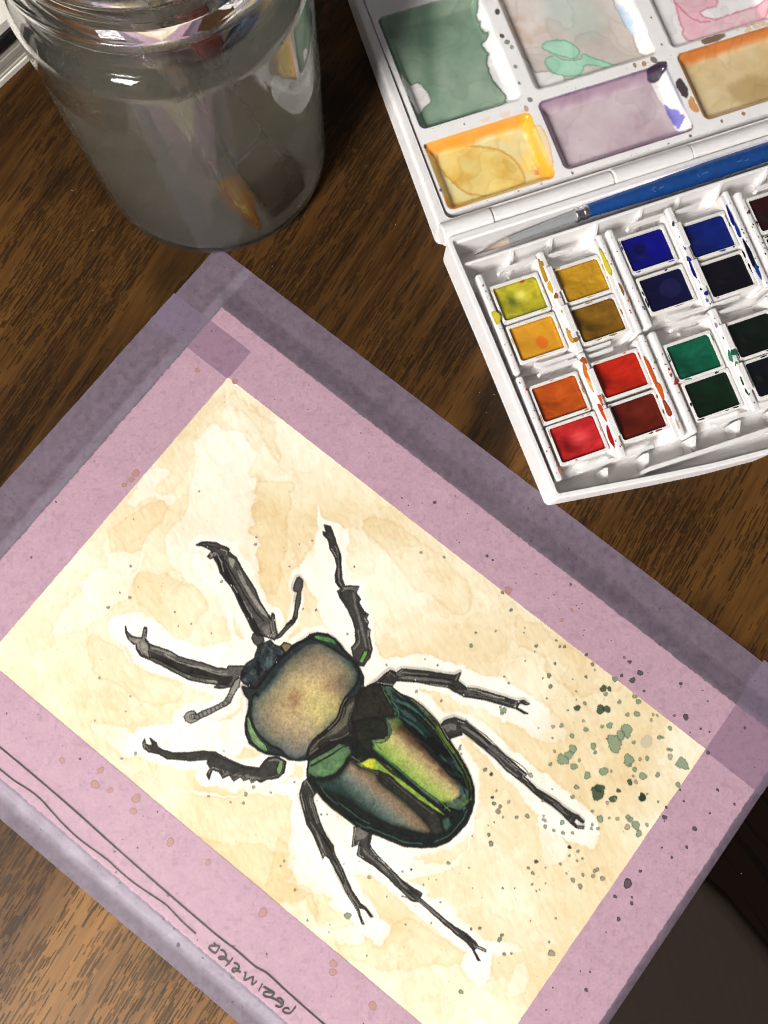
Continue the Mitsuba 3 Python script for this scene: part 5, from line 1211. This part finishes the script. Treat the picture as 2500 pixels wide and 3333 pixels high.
for a in ((91.4, 68.2, .8, 1.0, (30, 110, 60)), (89.8, 70.8, .9, 3.4, (120, 190, 160)), (90.6, 74.2, 1.0, 3.4, (130, 196, 166)), (90.4, 79.4, 1.3, 1.4, (34, 100, 74)), (88.4, 80.4, .8, 2.4, (60, 150, 110)), (89.6, 84.0, 1.0, .8, (60, 150, 100)), (88.2, 67.0, .6, 1.0, (160, 150, 180)), (64.4, 83.0, .95, 1.0, R_), (63.8, 77.4, .5, .55, R_), (63.6, 79.8, .5, .9, (220, 70, 50)), (64.8, 85.0, .35, .4, R_), (65.2, 74.6, .4, .4, (20, 100, 60)), (88.9, 91.0, .7, 1.6, (30, 70, 30)), (90.2, 90.8, .6, .6, (80, 130, 60)), (88.7, 95.4, .4, 1.6, (40, 80, 40)), (91.2, 93.0, .3, .3, (60, 120, 60))):
    stain(h, *a, z=14.06)
h = holders[2, 0]
for a in ((119.6, 27.6, .7, .7, (110, 50, 30)), (119.2, 33.0, .4, .4, (60, 20, 20)), (119.0, 38.6, .3, .4, (80, 50, 40)), (119.6, 41.4, .35, .35, (60, 40, 30)), (118.8, 46.0, .4, .4, (40, 40, 40))):
    stain(h, *a)
for k, x, q, a, b, c in SMEAR:
    stain(k, x, q, a, b, c, z=12.64, dark=.8)
srng = np.random.default_rng(21)
for (ci, ri), h in holders.items():
    p0 = COLS[ci][0]
    for _ in range(34):
        c = [(190, 120, 60), (170, 70, 50), (60, 60, 120), (70, 110, 80), (110, 60, 60)][min(4, ci * 2 + ri)]
        x = p0 + srng.choice([1.4, 27.6, 52.6]) + srng.uniform(-1, 1)
        q = srng.uniform(18, 59) + ri * 44
        r = srng.uniform(.12, .34)
        stain(h, x, q, r, r * srng.uniform(.8, 1.5), [int(v * srng.uniform(.6, 1.2)) for v in c], z=13.66 if x > p0 + 50 else 14.06)
for h, l in STN.items():
    vs_, fs_, n = [], [], 0
    for v, f, c in l:
        vs_.append(v); fs_.append(f + n); n += len(v)
    put(h + '__paint_stains', (np.vstack(vs_), np.vstack(fs_)), 'stain_mat', smooth=True, color=np.vstack([c for _, _, c in l]), pre=bx, kind='stuff')

# ------------------------------------------------------------------ the brush lying in the box
def hair(p0, p1, prof, cols, n=28, flat=1.0, side=(0, 0, 1)):
    v, f = along(p0, p1, prof, n, flat, side)
    m = trimesh.Trimesh(v, f, process=False)
    t = np.clip(((v - np.array(p0)) @ (np.array(p1) - p0)) / np.linalg.norm(np.array(p1) - p0) ** 2, 0, 1)
    c = ramp(t, cols)
    stre = N3(np.arctan2(v[:, 0] - p0[0], v[:, 1] - p0[1]) * 9, v[:, 2] * .01, .6, 310, 2)
    return (v, f), np.clip(c * (.75 + .5 * stre)[:, None], .005, .9)


def bpt(p, q, z):
    return from_box(np.array([[p, -q, z]], float))[0]


bk = thing('paint_brush', 'blue handled round brush lying in the slot of the paint box', 'paint brush')
tip, fer, ring, han, end = bpt(11.1, 6.4, 7), bpt(26, 5.6, 8), bpt(55.4, 4.6, 9.2), bpt(60.6, 4.4, 9.4), bpt(190, 4.0, 11)
L1 = np.linalg.norm(fer - tip)
mh, ch = hair(tip, fer, [(0, 0), (.15, L1 * .1), (.65, L1 * .4), (1.2, L1 * .75), (1.45, L1)], [(0, S(62, 50, 74)), (.35, S(128, 108, 116)), (.6, S(188, 166, 146)), (1, S(200, 182, 166))])
put(bk + '__bristles', mh, 'hair_mat', smooth=True, color=ch)
L2 = np.linalg.norm(ring - fer)
put(bk + '__sleeve', along(fer, ring, [(0, 0), (1.5, 0), (1.7, L2 * .3), (2.1, L2 * .8), (2.35, L2), (0, L2)]), 'clear_sleeve_mat', smooth=35)
L3 = np.linalg.norm(han - ring)
put(bk + '__ferrule', along(ring, han, [(0, -.4), (2.75, -.4), (2.95, 0), (2.95, .7), (2.6, 1.1), (2.6, L3 * .55), (2.95, L3 * .62), (2.95, L3 * .85), (2.7, L3), (0, L3)], 32), 'steel_mat', smooth=35)
L4 = np.linalg.norm(end - han)
put(bk + '__handle', along(han, end, [(0, 0), (2.6, 0), (3.1, 14), (3.7, 34), (3.9, 55), (3.7, 90), (3.2, L4), (0, L4)], 32), 'blue_mat', smooth=35)

def handle_mark(s0, pts):
    """Worn white print on the upper side of the brush handle."""
    d = (end - han) / np.linalg.norm(end - han)
    sd = np.cross(d, [0, 0, 1.0]); sd /= np.linalg.norm(sd)
    up = np.cross(sd, d)
    out = []
    for u, w in pts:
        s_ = s0 + u
        rad = np.interp(s_, [0, 14, 34, 55, 90, 150], [2.6, 3.1, 3.7, 3.9, 3.7, 3.3]) + .03
        a = math.radians(28) - w / rad
        out.append(han + d * s_ + rad * (math.cos(a) * up + math.sin(a) * sd))
    return [trimesh.creation.cylinder(radius=.07, segment=[out[i], out[i + 1]], sections=5) for i in range(len(out) - 1)]


marks = []
for s0, pts in ((27, [(1.4, .7), (.5, 1.0), (-.2, .4), (.1, -.5), (1.0, -.8)]), (29.6, [(0, -.6), (.6, .1), (1.3, -.3), (1.8, .3)]), (46, [(0, .5), (.4, -.4), (1.2, -.6)]), (48.4, [(0, -.3), (.9, .2), (1.7, -.2), (2.6, .1)]), (64, [(0, .3), (1.0, .1), (1.6, .4)]), (67, [(0, -.2), (.8, -.5), (1.5, -.1)])):
    marks += handle_mark(s0, pts)
put(bk + '__worn_print', cat_(*marks), 'print_mat', label='worn white lettering on the blue handle')

# ------------------------------------------------------------------ jar of dirty water with brushes
J = np.array([-61.2, 196.0])


def jar_at(v):
    return v + [J[0], J[1], 0]


outer_p = [(0, .4), (36, .3)] + arc(39.8, 6.5, 6.4, -88, 0, 9) + [(46.3, 18), (46.3, 47.5), (46.62, 48.6), (46.3, 49.8), (46.3, 55), (46.6, 56), (46.3, 57.1), (46.3, 75), (46.3, 92)] + arc(38.3, 92, 8.0, 8, 62, 8) + [(41.4, 101.0), (41.2, 105.0)] + arc(41.8, 109.6, 2.3, -80, 80, 9) + [(40.9, 113.4), (40.9, 116)] + arc(41.0, 117.6, 1.2, -70, 70, 5) + [(40.8, 120)] + arc(41.0, 121.6, 1.2, -70, 70, 5) + [(40.6, 125)] + arc(39.2, 126.6, 1.4, 0, 180, 7)
WL = 74.0
inner_dry = [(37.8, 124), (38.0, 114), (38.6, 108), (38.8, 102)] + arc(37.2, 91.0, 7.5, 58, 0, 6) + [(44.7, WL)]
wet_p = [(44.7, WL), (44.7, 40), (44.7, 8)] + arc(38.9, 7.6, 5.8, 0, -84, 8) + [(30, 1.8), (12, 1.8), (0, 1.8)]
put('water_jar__glass', lathe(outer_p + inner_dry, 128), 'glass_mat', smooth=40, pre=jar_at)
tag('water_jar', 'wide mouthed clear glass jar half full of murky rinse water', 'jar')
wet = lathe(wet_p[::-1], 128)
kb = put('murky_water__body', wet, 'wet_mat', smooth=40, pre=jar_at)
surf = lathe([(44.65, WL), (43.2, WL - .15), (41, WL - .25), (20, WL - .3), (0, WL - .3)], 128)
ks = put('murky_water__surface', surf, 'water_mat', smooth=40, pre=jar_at)
for q in (kb, ks):
    scene[q]['interior'] = {'type': 'ref', 'id': 'murk'}
tag('murky_water', 'murky grey green rinse water inside the glass jar', 'water')
for q, up in ((kb, False), (ks, True)):
    pass


def jar_brush(tip, top, label, hm, flat, wide, hcols, hl, fl_, hr):
    k = thing('brush', label, 'paint brush')
    tip, top = jar_at(np.array([tip], float))[0], jar_at(np.array([top], float))[0]
    d = (top - tip) / np.linalg.norm(top - tip)
    L = np.linalg.norm(top - tip)
    a, b = tip + d * hl, tip + d * (hl + fl_)
    blunt = flat < 1
    pr = [(0, 0), (wide * .9, .3), (wide, hl * .5), (wide * .95, hl)] if blunt else [(0, 0), (wide * .25, hl * .12), (wide, hl * .6), (wide * .85, hl)]
    mh, ch = hair(tip, a, pr, hcols, 32, flat, (1, -.6, .2))
    put(k + '__bristles', mh, 'hair_mat', smooth=True, color=ch)
    put(k + '__ferrule', along(a, b, [(0, 0), (wide * 1.0, 0), (wide * .95, fl_ * .3), (hr * 1.1, fl_), (0, fl_)], 32, flat, (1, -.6, .2)), 'dull_mat', smooth=35)
    put(k + '__handle', along(b, top, [(0, 0), (hr, 0), (hr * 1.4, 20), (hr * 1.2, L - hl - fl_ - 10), (hr * .7, L - hl - fl_), (0, L - hl - fl_)], 24), hm, smooth=35)


jar_brush((28, -22, 8), (-46, 30, 170), 'wide flat brush with dark bristles standing in the glass jar', 'umber_mat', .28, 9.5, [(0, S(34, 28, 22)), (1, S(48, 40, 30))], 24, 30, 3.2)
jar_brush((20, -36, 7), (-42, 30, 170), 'round brush with orange bristles standing in the glass jar', 'cream_mat', 1.0, 4.4, [(0, S(226, 140, 40)), (.5, S(250, 176, 66)), (1, S(236, 150, 50))], 34, 22, 3.0)
jar_brush((0, 20, 6), (44.4, -34.4, 175), 'blue handled brush leaning to the right in the glass jar', 'blue_mat', 1.0, 3.0, [(0, S(90, 70, 50)), (1, S(120, 96, 70))], 18, 34, 3.4)

jar_brush((8, 22, 7), (15.8, -52, 170), 'brush with a reddish brown handle leaning towards the front of the glass jar', 'rust_mat', 1.0, 3.0, [(0, S(70, 56, 44)), (1, S(100, 84, 62))], 18, 34, 3.3)

# ------------------------------------------------------------------ sketchbooks at the upper left
ba = np.array([10.70, 12.33]); ba /= np.linalg.norm(ba)
bn = np.array([-ba[1], ba[0]])
BK = np.array([-150.77, 224.35])


def book_at(v):
    return np.column_stack([BK + v[:, :1] * ba + v[:, 1:2] * bn, v[:, 2]])


sk = thing('sketchbook', 'thick sketchbook with white covers and grey page edges at the bottom of the stack', 'sketchbook')
put(sk + '__cover', rbox(-160, 120, 0, 190, .1, 2.6, .3), 'board_mat', pre=book_at)
zz = 2.9
prng = np.random.default_rng(3)
while zz < 11.2:
    t = prng.uniform(.7, 1.6)
    put(sk + '__page_bundle', box(-158, 118, prng.uniform(.4, 1.6), 188, zz, zz + t), 'page_mat', pre=book_at)
    zz += t + .12
sb2 = thing('sketchbook', 'black covered sketchbook on top of the white one, beside the jar', 'sketchbook')
put(sb2 + '__cover', rbox(-160, 120, .4, 190, zz + .1, zz + 5.6, .6), 'black_mat', smooth=30, pre=book_at)
put('paper_pad', rbox(-160, 120, 1.2, 188, zz + 5.75, zz + 9.6, .3), 'board_mat', pre=book_at, label='white paper pad on top of the black sketchbook', cat='paper pad')

# ------------------------------------------------------------------ lint beside the tape
lint = []
for (x, y, L, a) in ((-64.5, 110.6, 4.5, -.45), (-61.8, 109.4, 3.5, -.4), (-61, 111.5, 3, -.6), (-68.5, 112.5, 1.2, .9), (-59.0, 103.5, 2.4, -.3), (-78, 108, .8, .4)):
    p = [np.array([x + math.cos(a) * t * L, y + math.sin(a) * t * L + .3 * math.sin(5 * t), .25 + .15 * math.sin(3 * t)]) for t in np.linspace(0, 1, 6)]
    lint += [trimesh.creation.cylinder(radius=.11, segment=[p[i], p[i + 1]], sections=6) for i in range(5)]
for x, y in np.random.default_rng(9).uniform((-120, -120), (160, 240), (46, 2)):
    lint.append(trimesh.creation.icosphere(subdivisions=0, radius=.13).apply_translation((x, y, .12)))
put('lint', cat_(*lint), 'board_mat', kind='stuff', label='pale lint fibres on the table beside the jar')
